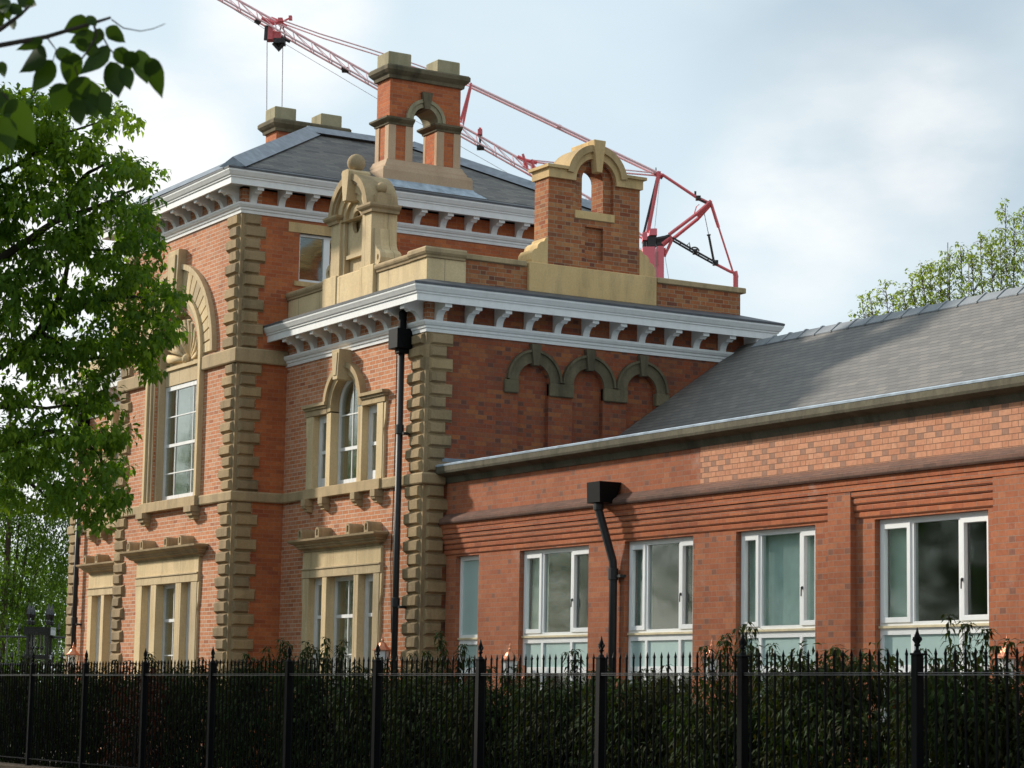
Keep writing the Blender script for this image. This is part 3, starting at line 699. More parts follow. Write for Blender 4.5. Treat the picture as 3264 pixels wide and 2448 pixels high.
# --- stone aedicule on the street parapet
def aedicule(xc, yf, parent_house, d=0.56):
    fr = lambda u, v, dd: (xc+u, yf+dd, v)
    b = MB()
    b.box(xc-1.01, xc-0.46, yf, yf+d+0.1, 8.55, 9.13)
    b.box(xc-0.459, xc+0.46, yf+0.02, yf+d+0.1, 8.55, 9.10)
    b.box(xc+0.4605, xc+1.01, yf, yf+d+0.1, 8.55, 9.13)
    a = b.build('stone_aedicule', M['stone'], parent_house, bevel=0.012)
    # body with arched recess
    b = MB()
    b.prism([rect(-0.80, 0.80, 9.10, 10.10), arch(-0.44, 0.44, 9.12, 10.09)[:2] + [(0.44, 10.09), (-0.44, 10.09)]], fr, 0.05, 0.30)
    b.box(xc-0.80, xc+0.80, yf+0.30, yf+d, 9.10, 10.12)
    b.prism([ringseg(0, 10.10, 0.46, 0.72, 0, math.pi)], fr, 0.06, 0.30)
    b.prism([[( 0.72*math.cos(math.pi*i/20), 10.10+0.72*math.sin(math.pi*i/20)) for i in range(21)]], fr, 0.30, d)
    b.build('body', M['stone'], a, bevel=0.006)
    # inner pilasters and round-headed niche panel with oculus
    b = MB()
    oc = [(0.17*math.cos(2*math.pi*i/20), 10.05+0.21*math.sin(2*math.pi*i/20)) for i in range(20)]
    b.prism([arch(-0.34, 0.34, 9.47, 10.10), oc], fr, 0.16, 0.24)
    b.box(xc-0.34, xc+0.34, yf+0.12, yf+0.25, 9.40, 9.47)
    b.box(xc-0.30, xc+0.30, yf+0.20, yf+0.29, 9.10, 9.40)
    b.build('niche', M['stone'], a)
    b = MB()
    for s_ in (-1, 1):
        b.box(xc+s_*0.44, xc+s_*0.345, yf+0.10, yf+0.29, 9.10, 10.10)
    b.prism([ringseg(0, 10.10, 0.345, 0.455, 0, math.pi)], fr, 0.10, 0.29)
    b.build('inner_arch', M['stone'], a)
    # entablature caps and arched hood
    b = MB()
    for s_ in (-1, 1):
        x0, x1 = sorted((xc+s_*0.50, xc+s_*0.86))
        path = [(x0, yf+d), (x0, yf+0.03), (x1, yf+0.03), (x1, yf+d)]
        b.mould(path, [(-0.12, 10.09), (0.02, 10.09), (0.03, 10.14), (0.07, 10.17), (0.09, 10.20), (0.09, 10.235), (-0.12, 10.24)])
        b.box(x0+0.02, x1-0.02, yf+0.06, yf+d-0.02, 10.085, 10.238)
    b.prism([ringseg(0, 10.12, 0.66, 0.78, 0.12, math.pi-0.12)], fr, -0.04, d+0.03)
    b.prism([ringseg(0, 10.12, 0.60, 0.67, 0.1, math.pi-0.1)], fr, 0.0, 0.2)
    b.build('hood', M['stone_trim'], a)
    b = MB(); b.prism([[(-0.07, 10.40), (0.07, 10.40), (0.15, 10.93), (0.11, 10.97), (-0.11, 10.97), (-0.15, 10.93)]], fr, -0.10, 0.34); b.build('keystone', M['stone'], a, bevel=0.008)
    for x, z, r, y_ in ((0, 11.12, 0.165, 0.12),):
        b = MB(); b.sm = True; b.lathe((xc+x, yf+y_, 10.96), [(0.09, 0), (0.07, 0.03)]); b.ball((xc+x, yf+y_, z), r); b.build('ball_finial', M['stone_trim'], a)
    for s_ in (-1, 1):
        x = xc+s_*0.70
        b = MB(); b.box(x-0.17, x+0.17, yf+0.12, yf+0.46, 10.241, 10.41); b.box(x-0.12, x+0.12, yf+0.17, yf+0.41, 10.41, 10.45)
        b.sm = True; b.lathe((x, yf+0.29, 10.45), [(0.06, 0), (0.045, 0.03)], 12); b.ball((x, yf+0.29, 10.565), 0.10, 14, 8); b.build('ball_finial', M['stone_trim'], a)
    # side scrolls
    for s_ in (-1, 1):
        sc = [(0.80, 9.13), (1.0, 9.13), (1.055, 9.17), (1.08, 9.25), (1.06, 9.34), (1.0, 9.39), (0.93, 9.42), (0.885, 9.50), (0.86, 9.62), (0.845, 9.80), (0.80, 9.80)]
        hole = [(0.98+0.035*math.cos(2*math.pi*i/10), 9.26+0.055*math.sin(2*math.pi*i/10)) for i in range(10)]
        b = MB(); b.prism([[(s_*u, v) for u, v in sc], [(s_*u, v) for u, v in hole]], fr, 0.10, 0.20)
        b.prism([[(s_*u, v) for u, v in sc]], fr, 0.201, d-0.04); b.build('scroll', M['stone'], a)
aedicule(-37.46, 18.53, house)

# --- brick bellcote on the side parapet
def bellcote():
    xf, dep, yc = -34.62, 0.46, 21.92
    fr = frX(xf)
    b = MB()
    rec = arch(yc-0.39, yc+0.39, 10.13, 10.66); opn = arch(yc-0.22, yc+0.22, 10.14, 10.72)
    low = rect(yc-0.19, yc+0.19, 9.28, 9.86)
    outer = [(yc-0.95, 9.05), (yc+0.95, 9.05), (yc+0.95, 10.66), (yc+0.5, 10.66)] + [(yc+0.5*math.cos(math.pi*i/16), 10.66+0.5*math.sin(math.pi*i/16)) for i in range(1, 16)] + [(yc-0.5, 10.66), (yc-0.95, 10.66)]
    b.prism([outer, rec, low], fr, 0, 0.075)
    b.prism([outer, opn], fr, 0.0752, dep)
    c = b.build('bellcote', M['brick_bell'], house)
    b = MB(); b.box(xf+0.03, xf-0.10, yc-0.41, yc+0.41, 9.985, 10.128); b.build('sill', M['stone_gold'], c, bevel=0.008)
    b = MB()
    capo = lambda e, h0, h1: [(yc-0.98-e, h0), (yc-0.42+0.0, h0)] + [(yc-0.42*math.cos(math.pi*i/18), 10.66+0.42*math.sin(math.pi*i/18)) for i in range(1, 18)] + [(yc+0.42, h0), (yc+0.98+e, h0), (yc+0.98+e, h1), (yc+0.56+e, h1)] + [(yc+(0.57+e)*math.cos(math.pi*i/18), 10.70+(0.57+e)*math.sin(math.pi*i/18)) for i in range(2, 17)] + [(yc-0.56-e, h1), (yc-0.98-e, h1)]
    b.prism([capo(0.0, 10.645, 10.815)], fr, -0.06, dep+0.06)
    def rim(e0, e1, h0, h1, d0, d1):
        b.prism([rect(yc-0.98-e1, yc-0.50, h0, h1)], fr, d0, d1); b.prism([rect(yc+0.50, yc+0.98+e1, h0, h1)], fr, d0, d1)
        b.prism([ringseg(yc, 10.70, 0.50, 0.57+e1, 0.13, math.pi-0.13)], fr, d0-0.004, d1+0.004)
    rim(0, 0.05, 10.812, 10.865, -0.11, dep+0.11)
    b.build('cap', M['stone_gold'], c)
    b = MB(); b.prism([[(yc-0.055, 10.82), (yc+0.055, 10.82), (yc+0.125, 11.40), (yc-0.125, 11.40)]], fr, -0.16, 0.02)
    b.box(xf-0.021, xf-dep-0.16, yc-0.12, yc+0.12, 11.22, 11.398); b.build('keystone', M['stone_gold'], c, bevel=0.01)
    b = MB(); b.box(XA+0.05, xf-dep-0.05, 20.565, 23.20, 8.58, 9.10); b.build('base_slab', M['stone_gold'], c, bevel=0.012)
    for s_ in (-1, 1):
        sc = [(0.952, 9.102), (1.27, 9.102), (1.29, 9.16), (1.28, 9.27), (1.23, 9.34), (1.17, 9.36), (1.15, 9.43), (1.10, 9.48), (1.03, 9.50), (1.0, 9.56), (0.952, 9.585)]
        b = MB(); b.prism([[(yc+s_*u, v) for u, v in sc]], fr, -0.02, dep-0.02); b.build('scroll', M['stone_gold'], c, bevel=0.006)
    b = MB()                                                     # lead apron behind the left scroll
    b.box(xf-dep, xf-dep-0.30, 20.57, 20.95, 9.10, 9.17); b.build('lead_flashing', M['lead_pale'], c)
bellcote()

# --- niche arches on the side wall
b = MB()
fr = frX(XA)
for c in NC: b.prism([ringseg(c, 7.03, 0.315, 0.50, 0, math.pi)], fr, -0.035, 0.10)
a_ = b.build('niche_arch', M['stone_dark'], house)
b = MB()
for c in NC: b.prism([ringseg(c, 7.03, 0.502, 0.545, 0.02, math.pi-0.02)], fr, -0.075, 0.02)
b.build('hood_mould', M['stone_dark'], a_)
b = MB()
for u0, u1 in ((20.12, 20.40), (21.02, 21.51), (22.125, 22.62), (23.22, 23.50)): b.box(XA+0.055, XA-0.08, u0, u1, 6.80, 7.028)
b.build('impost', M['stone_dark'], a_, bevel=0.015)
for c in NC:
    b = MB(); b.prism([[(c-0.05, 7.30), (c+0.05, 7.30), (c+0.095, 7.67), (c-0.095, 7.67)]], fr, -0.10, 0.05); b.build('keystone', M['stone_dark'], a_)

# --- Venetian windows of the low blocks
def venetian_upper(xc):
    y = YA
    s = MB()
    zt = 6.66
    # jambs and mullions
    for u0, u1, rev in ((-1.49, -1.26, 0), (-0.71, -0.53, 0), (0.53, 0.71, 0), (1.26, 1.49, 0)):
        s.box(xc+u0, xc+u1, y-0.055, y+0.30, 5.335, zt)
    for s_ in (-1, 1):                                             # swept feet of the outer jambs
        s.prism([[(xc+s_*1.488, 5.335), (xc+s_*1.53, 5.335), (xc+s_*1.53, 6.05), (xc+s_*1.51, 6.18), (xc+s_*1.56, 6.35), (xc+s_*1.58, 6.66), (xc+s_*1.488, 6.66)]], frY(y), -0.045, 0.1)
    w = s.build('window_surround', M['stone'], house, bevel=0.006)
    s = MB()
    for s_ in (-1, 1):
        u0, u1 = sorted((xc+s_*0.66, xc+s_*1.60))
        s.box(u0+0.02, u1-0.03, y-0.07, y+0.30, zt+0.001, 6.765)
        s.box(u0+0.01, u1-0.01, y-0.10, y+0.1, 6.766, 6.81); s.box(u0, u1+0.0, y-0.14, y+0.1, 6.811, 6.865)
    s.prism([ringseg(xc, 6.74, 0.535, 0.665, -0.10, math.pi+0.10, 26)], frY(y), -0.07, 0.30)
    s.prism([ringseg(xc, 6.74, 0.666, 0.76, 0.16, math.pi-0.16, 26)], frY(y), -0.13, 0.1)
    s.build('hood', M['stone_trim'], w)
    s = MB(); s.prism([[(xc-0.09, 7.18), (xc+0.09, 7.18), (xc+0.155, 7.72), (xc-0.155, 7.72)]], frY(y), -0.26, 0.02)
    s.prism([[(xc-0.05, 7.25), (xc+0.05, 7.25), (xc+0.10, 7.66), (xc-0.10, 7.66)]], frY(y), -0.275, -0.255); s.build('keystone', M['stone'], w, bevel=0.008)
    s = MB()
    for u in (-1.36, -0.66, 0.62, 1.38):
        s.box(xc+u-0.085, xc+u+0.085, y-0.17, y, 5.03, 5.149); s.prism([[(0, 5.029), (-0.16, 5.029), (-0.15, 4.99), (-0.11, 4.96), (-0.11, 4.93), (0, 4.91)]], lambda a, v, d: (xc+u+d, y+a, v), -0.07, 0.07)
    s.build('sill_bracket', M['stone_trim'], w)
    s = MB(); s.box(xc-1.50, xc+1.50, y-0.105, y+0.02, 5.152, 5.338); s.build('sill', M['stone_trim'], w, bevel=0.008)
    yy = y+0.10
    sash(house, xc-0.528, xc+0.528, 5.34, 0, yy, ([6.60], [xc-0.0], [5.99]), 0.075, head=6.74)
    for s_ in (-1, 1):
        u0, u1 = sorted((xc+s_*0.712, xc+s_*1.258)); sash(house, u0, u1, 5.34, zt, yy-0.03, ([], [], [5.99]), 0.13)
def venetian_lower(xc, y, half, mull, sl, jamb, pots, broad):
    s = MB(); zt = 3.725
    for s_ in (-1, 1):
        for a, c in ((half, mull), (sl, jamb)):
            u0, u1 = sorted((xc+s_*a, xc+s_*c)); s.box(u0, u1, y-0.055, y+0.30, 0.9, zt)
        s.prism([[(xc+s_*(jamb-0.002), 0.9), (xc+s_*(jamb+0.03), 0.9), (xc+s_*(jamb+0.03), 3.05), (xc+s_*(jamb+0.005), 3.18), (xc+s_*(jamb+0.06), 3.36), (xc+s_*(jamb+0.08), zt), (xc+s_*(jamb-0.002), zt)]], frY(y), -0.045, 0.1)
    s.box(xc-jamb-0.05, xc+jamb+0.05, y-0.065, y+0.30, zt+0.001, 3.88)
    s.box(xc-jamb-0.04, xc+jamb+0.04, y-0.050, y+0.30, 3.881, 4.19)
    s.box(xc-jamb-0.05, xc+jamb+0.05, y-0.085, y+0.1, 3.872, 3.905)
    w = s.build('window_surround', M['stone'], house, bevel=0.006)
    s = MB(); hw = broad
    s.mould([(xc-hw+0.3, y+0.02), (xc-hw+0.3, y), (xc+hw-0.3, y), (xc+hw-0.3, y+0.02)], [(-0.02, 4.191), (0.06, 4.191), (0.07, 4.23), (0.15, 4.255), (0.16, 4.285), (0.19, 4.295), (0.195, 4.32), (0.25, 4.345), (0.29, 4.375), (0.30, 4.41), (0.0, 4.45), (-0.02, 4.45)])
    s.build('hood', M['stone_trim'], w)
    for u in pots:
        q = MB(); o = arch(xc+u-0.075, xc+u+0.075, 4.40, 4.525, 8); i_ = arch(xc+u-0.035, xc+u+0.035, 4.45, 4.53, 6)
        q.prism([o, i_], frY(y), -0.27, -0.20); q.prism([o], frY(y), -0.199, 0.0); q.build('scroll_block', M['stone_trim'], w)
    yy = y+0.11
    sash(house, xc-half+0.002, xc+half-0.002, 0.95, zt, yy, ([2.36], [xc], [3.03]), 0.075)
    for s_ in (-1, 1):
        u0, u1 = sorted((xc+s_*(mull+0.002), xc+s_*(sl-0.002))); sash(house, u0, u1, 0.95, zt, yy-0.03, ([], [], [3.03]), 0.12)
for xc in (xcA, xcL):
    venetian_upper(xc); venetian_lower(xc, YA, 0.53, 0.715, 1.27, 1.495, (-1.24, -0.53, 0.68, 1.38), 1.72)
venetian_lower(-42.98, YT, 0.485, 0.765, 1.225, 1.52, (-1.5, -0.8, 0.42, 1.13), 1.90)

# --- great arched window of the tall block
def great_window(xc):
    y = YT; zc = 8.05
    s = MB()
    def frame(r0, r1, d0, d1):
        lp = [(xc+r1*math.cos(math.pi*i/28), zc+r1*math.sin(math.pi*i/28)) for i in range(29)]
        li = [(xc-r0*math.cos(math.pi*i/28), zc+r0*math.sin(math.pi*i/28)) for i in range(29)]
        s.prism([[(xc+r1, 5.34)] + lp + [(xc-r1, 5.34), (xc-r0, 5.34)] + li + [(xc+r0, 5.34)]], frY(y), d0, d1)
    frame(1.26, 1.36, -0.10, 0.02); frame(1.16, 1.259, -0.06, 0.10); frame(1.08, 1.159, -0.02, 0.2); frame(0.97, 1.079, 0.04, 0.36)
    w = s.build('window_surround', M['stone'], house)
    s = MB()                                                        # ribbed voussoir fan and rim
    nv = 22
    for i in range(nv):
        a0, a1 = math.pi*i/nv+0.012, math.pi*(i+1)/nv-0.012
        s.prism([ringseg(xc, zc, 1.365, 1.80, a0, a1, 3)], frY(y), -0.045, 0.01)
    s.prism([ringseg(xc, zc, 1.362, 1.82, 0, math.pi, 40)], frY(y), -0.022, 0.012)
    f_ = s.build('voussoir_fan', M['stone'], w)
    s = MB(); s.prism([ringseg(xc, zc, 1.805, 1.91, 0, math.pi, 40)], frY(y), -0.10, 0.02); s.build('arch_rim', M['stone'], w)
    s = MB(); s.prism([[(xc-0.20, 9.15), (xc+0.20, 9.15), (xc+0.29, 10.24), (xc-0.29, 10.24)]], frY(y), -0.17, 0.02)
    s.prism([[(xc-0.12, 9.25), (xc+0.12, 9.25), (xc+0.19, 10.14), (xc-0.19, 10.14)]], frY(y), -0.20, -0.165); s.build('keystone', M['stone'], w, bevel=0.012)
    # tympanum with a scallop shell
    s = MB(); s.prism([[(xc+0.975*math.cos(math.pi*i/28), zc+0.975*math.sin(math.pi*i/28)) for i in range(29)]], frY(y), 0.24, 0.34)
    s.box(xc-0.972, xc+0.972, y+0.16, y+0.34, 7.66, 8.045); s.box(xc-0.972, xc+0.972, y+0.12, y+0.2, 7.96, 8.02)
    tp = s.build('tympanum', M['stone'], w)
    s = MB(); s.sm = True
    for i in range(11):
        a = math.pi*(i+0.5)/11
        d = Vector((math.cos(a), 0, math.sin(a)))
        p0 = Vector((xc, y+0.24, zc+0.05))+d*0.12; p1 = Vector((xc, y+0.22, zc+0.05))+d*0.50; p2 = Vector((xc, y+0.18, zc+0.05))+d*0.80
        s.tube([p0, p1, p2], [0.016, 0.06, 0.105], 8)
    s.ball((xc, y+0.2, zc+0.08), 0.10, 12, 8); s.build('scallop_shell', M['stone'], tp)
    s = MB()
    for u in (-1.22, 1.22):
        s.box(xc+u-0.17, xc+u+0.17, y-0.20, y, 5.04, 5.149); s.box(xc+u-0.15, xc+u+0.15, y-0.16, y, 4.97, 5.04); s.box(xc+u-0.12, xc+u+0.12, y-0.11, y, 4.90, 4.97)
    s.build('sill_bracket', M['stone_trim'], w)
    s = MB(); s.box(xc-1.40, xc+1.40, y-0.13, y+0.02, 5.152, 5.345); s.build('sill', M['stone_trim'], w, bevel=0.01)
    yy = y+0.18
    f = sash(house, xc-0.965, xc+0.965, 5.35, 7.655, yy, ([5.92, 7.04], [xc-0.42, xc+0.42], [6.47]), 0.09)
    s = MB()
    for u0, u1 in ((-0.88, -0.30), (0.42, 0.88)):
        n = 16; vs = []
        for i in range(n+1):
            x = xc+u0+(u1-u0)*i/n; o = 0.025*math.sin(i*2.1)
            vs += [(x, yy+0.22+o, 5.4), (x, yy+0.22+o, 7.62)]
        s.add(vs, [(2*i, 2*i+2, 2*i+3, 2*i+1) for i in range(n)])
    s.build('curtain', M['curtain'], f)
great_window(-42.94)

# --- side window of the tall block above the low roof
b = MB(); b.box(XT+0.012, XT-0.15, 18.56, 20.35, 10.29, 10.475); b.build('lintel', M['stone_gold'], house)
b = MB(); b.box(XT+0.03, XT-0.15, 18.70, 20.2, 9.27, 9.36); b.build('sill', M['stone_gold'], house)
b = MB(); b.prism([rect(18.80, 20.10, 9.36, 10.29), rect(18.85, 19.34, 9.42, 10.24), rect(19.47, 20.04, 9.42, 10.24)], frX(XT), 0.08, 0.15)
wf = b.build('window', M['upvc'], house)
b = MB(); b.prism([rect(18.84, 20.06, 9.40, 10.25)], frX(XT), 0.112, 0.118); b.build('pane', M['glass'], wf)

# --- downpipes with hopper heads
def downpipe(x, y, ztop, zh, r=0.055, side=1):
    b = MB(); b.sm = True
    b.tube([(x, y, zh), (x, y, 0.4)], r, 10)
    b.sm = False
    for z in (6.1, 3.2): b.lathe((x, y, z), [(r, -0.08), (r+0.018, -0.075), (r+0.018, 0.07), (r, 0.08)], 12); b.box(x+side*0.02, x+side*0.16, y-0.01, y+0.12, z-0.1, z-0.06)
    p = b.build('downpipe', M['black_matt'], house)
    b = MB()
    b.box(x-0.19, x+0.15, y-0.16, y+0.13, zh+0.0, zh+0.34); b.box(x-0.06, x+0.10, y-0.10, y+0.1, zh-0.08, zh)
    b.tube([(x+0.05, y-0.02, zh+0.3), (x+0.06, y-0.02, ztop-0.1), (x+0.05, y+0.1, ztop)], 0.07, 10)
    b.build('hopper', M['black'], p, bevel=0.01)
downpipe(-35.20, 18.47, 8.18, 7.46)
downpipe(-50.55, 18.50, 8.18, 7.46)
b = MB(); b.tube([(-35.62, YA-0.02, 7.6), (-35.60, YA-0.02, 6.0), (-35.62, YA-0.02, 4.6), (-35.66, YA-0.02, 4.0), (-35.57, YA-0.02, 2.7)], 0.009, 5); b.build('cable', M['black_matt'], house)

# ------------------------------------------------------------------ the long single-storey wing
XE = -8.0
wing = thing('brick_wing', 'low orange brick range with white casement windows and a long slate roof', 'building', loc=(-26, 22, GZ))
WINS = [(-34.20, -33.44, ()), (-32.15, -30.12, (-31.57, -30.72)), (-29.14, -27.39, (-28.68, -27.83)), (-26.37, -24.62, (-25.93, -25.03)), (-23.41, -21.31, (-22.79, -21.90)), (-19.9, -17.9, (-19.3, -18.4))]
b = MB()
b.prism([rect(XA+0.06, XE, GZ, 3.97), *[rect(a, c, 0.9, 3.945) for a, c, _ in WINS]], frY(YW), 0, 0.11)
b.prism([rect(XA+0.06, XE, GZ, 3.97), *[rect(a-0.02, c+0.02, 0.88, 3.96) for a, c, _ in WINS]], frY(YW), 0.1101, 0.34)
b.build('wall', M['brick_wing'], wing)
b = MB(); b.box(XA+0.002, -27.20, YW, YW+0.34, 4.52, 5.20); b.build('wall', M['brick_wing'], wing)
b = MB(); b.box(-27.1995, XE, YW-0.02, YW+0.34, 4.52, 5.20); b.build('wall', M['brick_pale'], wing)
b = MB()
b.box(-24.25, -23.79, YW-0.085, YW+0.05, GZ, 4.35); b.box(-21.13, -20.2, YW-0.085, YW+0.05, GZ, 4.35)
b.build('pier', M['brick_wing'], wing)
b = MB()
for k in range(4):                                                   # corbel table, each course a little further out
    z0 = 3.971+0.0865*k; z1 = z0+0.0815; p = 0.02+0.018*k
    for x0, x1 in ((-34.86+0.14-0.035*k, -24.255), (-23.785, -21.135), (-20.195, XE)):
        b.mould([(x0, YW), (x1, YW)], [(-0.05, z0), (p-0.012, z0), (p+0.004, z0+0.02), (p+0.004, z1-0.012), (p-0.006, z1), (-0.05, z1)])
b.build('corbel_table', M['brick_corbel'], wing)
b = MB()
b.mould([(-34.83, YW+0.02), (-34.83, YW), (XE, YW)], [(-0.05, 4.318), (0.095, 4.318), (0.095, 4.40), (-0.05, 4.401)])
b.mould([(-34.84, YW+0.02), (-34.84, YW), (XE, YW)], [(-0.05, 4.402), (0.108, 4.402), (0.112, 4.425), (0.115, 4.47), (0.12, 4.475), (-0.05, 4.476)])
b.build('string_course', M['brick_corbel'], wing)
b = MB()
b.mould([(-34.86, YW+0.02), (-34.86, YW), (XE, YW)], [(-0.05, 4.478), (0.15, 4.478), (0.165, 4.50), (0.165, 4.545), (0.14, 4.575), (-0.005, 4.66), (-0.05, 4.66)])
b.build('weathering_course', M['brick_sill'], wing)
b = MB()
b.mould([(XA-0.0, YW), (XE, YW)], [(-0.3, 5.17), (0.02, 5.17), (0.035, 5.21), (0.05, 5.265), (0.10, 5.285), (0.17, 5.295), (0.225, 5.315), (0.24, 5.35), (0.24, 5.43), (-0.3, 5.435)])
g_ = b.build('stone_gutter', M['stone_gutter'], wing)
b = MB(); b.mould([(XA+0.0, YW), (XE, YW)], [(-2.6, 5.437), (0.22, 5.437), (0.245, 5.43), (0.25, 5.455), (0.20, 5.475), (-2.6, 5.50)]); b.build('lead_lining', M['lead_pale'], g_)
b = MB(); b.box(XA+0.003, XA+0.03, YW-0.1, 21.6, 5.44, 5.60); b.build('lead_flashing', M['lead'], wing)
# roof
sl = 0.69; ry, rz_ = 25.10, 8.06; y0 = 21.36
b = MB()
z0 = rz_-sl*(ry-y0)
b.add([(XA+0.02, y0, z0), (XE, y0, z0), (XE, ry, rz_), (XA+0.02, ry, rz_), (XA+0.02, 2*ry-y0, z0), (XE, 2*ry-y0, z0), (XA+0.02, ry, 5.0), (XE, ry, 5.0)],
      [(0, 1, 2, 3), (3, 2, 5, 4), (0, 3, 4), (1, 5, 2), (0, 4, 5, 1)])
rf = b.build('roof', M['slate_wing'], wing)
b = MB(); x = XA+0.55; step = 0.46
while x < XE:
    e = min(x+step-0.012, XE)
    b.mould([(x, ry), (e, ry)], [(0.20, rz_-0.135), (0.205, rz_-0.115), (0.02, rz_+0.035), (-0.02, rz_+0.035), (-0.205, rz_-0.115), (-0.20, rz_-0.135), (0, rz_)])
    b.mould([(e-0.03, ry), (e+0.012, ry)], [(0.215, rz_-0.135), (0.217, rz_-0.108), (0.025, rz_+0.055), (-0.025, rz_+0.055), (-0.217, rz_-0.108), (-0.215, rz_-0.135), (0, rz_+0.01)])
    x += step
b.build('ridge_tiles', M['ridge'], rf)
b = MB(); b.box(XE-0.3, XE, YW+0.34, 31, GZ, 5.4); b.box(XA, XE-0.3, 30.7, 31, GZ, 5.4); b.build('wall', M['brick_wing'], wing)
b = MB(); b.box(XA+0.02, XE-0.31, YW+0.345, 30.6, 2.28, 2.42); b.box(XA+0.02, XE-0.31, YW+2.6, YW+2.7, 2.43, 5.2); b.box(XA+0.02, XE-0.31, YW+0.345, YW+2.7, 4.6, 4.7); b.box(XA+0.02, XE-0.31, YW+2.6, YW+2.7, 0.3, 2.27)
b.build('floor', M['dark'], wing)

def casement(a, c, mulls, pale, idx):
    y = YW+0.085
    b = MB(); fr_ = frY(y)
    zt, zm, zl = 3.943, 2.615, 2.05
    edges = [a]+list(mulls)+[c]
    h = []
    for i in range(len(edges)-1):
        l = edges[i]+(0.05 if i == 0 else 0.03); r = edges[i+1]-(0.05 if i == len(edges)-2 else 0.03)
        h.append((l, r))
    b.prism([rect(a, c, 0.92, zt), *[rect(l, r, 2.66, zt-0.07) for l, r in h], *[rect(l, r, 2.13, 2.50) for l, r in h], *[rect(l, r, 1.0, 2.03) for l, r in h]], fr_, 0, 0.07)
    w = b.build('window', M['upvc'], wing)
    # opening lights: an extra, slightly proud sash ring in the outer bays
    for i, (l, r) in enumerate(h):
        if len(h) == 3 and i != 1:
            b = MB(); b.prism([rect(l-0.012, r+0.012, 2.648, zt-0.058), rect(l+0.055, r-0.055, 2.715, zt-0.125)], fr_, -0.018, 0.045); sr = b.build('casement', M['upvc'], w, bevel=0.004)
            if i == 2:
                q = MB(); q.box(l+0.015, l+0.035, y-0.035, y-0.018, 3.12, 3.16); q.tube([(l+0.025, y-0.04, 3.15), (l+0.028, y-0.045, 3.03)], 0.009, 6); q.build('handle', M['steel'], sr)
        b = MB(); b.box(l-0.01, r+0.01, y+0.032, y+0.038, 2.65, zt-0.06)
        b.build('pane', M['frost'] if pale == 'frost' else M['glass'], w)
        b = MB(); b.box(l-0.01, r+0.01, y+0.030, y+0.036, 2.12, 2.51); b.build('spandrel_panel', M['frost'], w)
        b = MB(); b.box(l-0.01, r+0.01, y+0.031, y+0.037, 0.99, 2.04); b.build('pane', M['glass'], w)
    b = MB(); b.box(a+0.002, c-0.002, y-0.03, y+0.01, 2.582, 2.612); b.build('transom_strip', M['cream'], w)
    if pale == 'blind':
        q = MB()
        for i, (l, r) in enumerate(h):
            n = int((r-l+0.06)/0.085)+1
            for k in range(n):
                x = l-0.03+(r-l+0.06)*(k+0.5)/n; hw = (r-l+0.06)/n*0.54; tw = 0.018
                q.add([(x-hw, y+0.16-tw, 2.64), (x+hw, y+0.16+tw, 2.64), (x+hw, y+0.16+tw, 3.93), (x-hw, y+0.16-tw, 3.93)], [(0, 1, 2, 3)])
        q.build('blind', M['blind'], w)
    if pale == 'part':
        q = MB(); l, r = h[0]
        q.box(l-0.02, r-0.02, y+0.13, y+0.14, 2.64, 3.93); q.build('blind', M['blindgrey'], w)
for i, ((a, c, ms), pl) in enumerate(zip(WINS, ('frost', 'part', 'part', 'blind', 'part', 'none'))): casement(a, c, ms, pl, i)

# wing downpipe with its box hopper
b = MB(); b.sm = True
b.tube([(-29.41, YW-0.29, 4.54), (-29.41, YW-0.29, 4.42), (-29.30, YW-0.10, 3.66), (-29.30, YW-0.09, 3.5), (-29.30, YW-0.09, 0.4)], 0.06, 12)
b.sm = False
b.lathe((-29.41, YW-0.29, 4.46), [(0.06, -0.06), (0.076, -0.05), (0.076, 0.04), (0.06, 0.05)], 12)
b.lathe((-29.30, YW-0.09, 3.5), [(0.06, -0.12), (0.076, -0.11), (0.076, 0.05), (0.06, 0.06)], 12); b.box(-29.30, -29.10, YW-0.1, YW+0.01, 3.42, 3.46)
dp = b.build('downpipe', M['black_matt'], wing)
b = MB()
hx0, hx1, hy0, hy1 = -29.59, -29.23, YW-0.39, YW-0.005
b.add([(hx0, hy0+0.01, 4.51), (hx1, hy0+0.01, 4.51), (hx1, hy1-0.13, 4.51), (hx0, hy1-0.13, 4.51), (hx0, hy0, 4.82), (hx1, hy0, 4.82), (hx1, hy1, 4.82), (hx0, hy1, 4.82)],
      [(0,3,2,1), (4,5,6,7), (0,1,5,4), (1,2,6,5), (2,3,7,6), (3,0,4,7)])
b.build('hopper', M['black'], dp, bevel=0.006)

# ------------------------------------------------------------------ railings along the pavement
YF = 12.8
PX = [-15.20-2.4*i for i in range(-2, 14)]
fence = thing('iron_railing', 'black iron railing with pointed pickets and finial posts in front of the hedge', 'railing', loc=(-26, YF, 0.46))
wall_ = MB(); wall_.box(PX[-1]-1, PX[0]+1, YF-0.17, YF+0.17, -0.1, 0.455)
tag(wall_.build('plinth_wall', M['kerb'], bevel=0.02), 'low brown stone plinth wall carrying the black iron railing', 'wall')
def fleur(b, z):
    b.lathe((0, 0, z), [(0.028, 0), (0.03, 0.012), (0.016, 0.02), (0.013, 0.045), (0.026, 0.055), (0.026, 0.065), (0.012, 0.075), (0.022, 0.105), (0.026, 0.125), (0.013, 0.165), (0.002, 0.205)], 10)
    for s in (-1, 1):
        b.tube([(s*0.010, 0, z+0.07), (s*0.034, 0, z+0.095), (s*0.046, 0, z+0.12), (s*0.052, 0, z+0.105), (s*0.046, 0, z+0.092)], [0.010, 0.011, 0.010, 0.009, 0.004], 6)
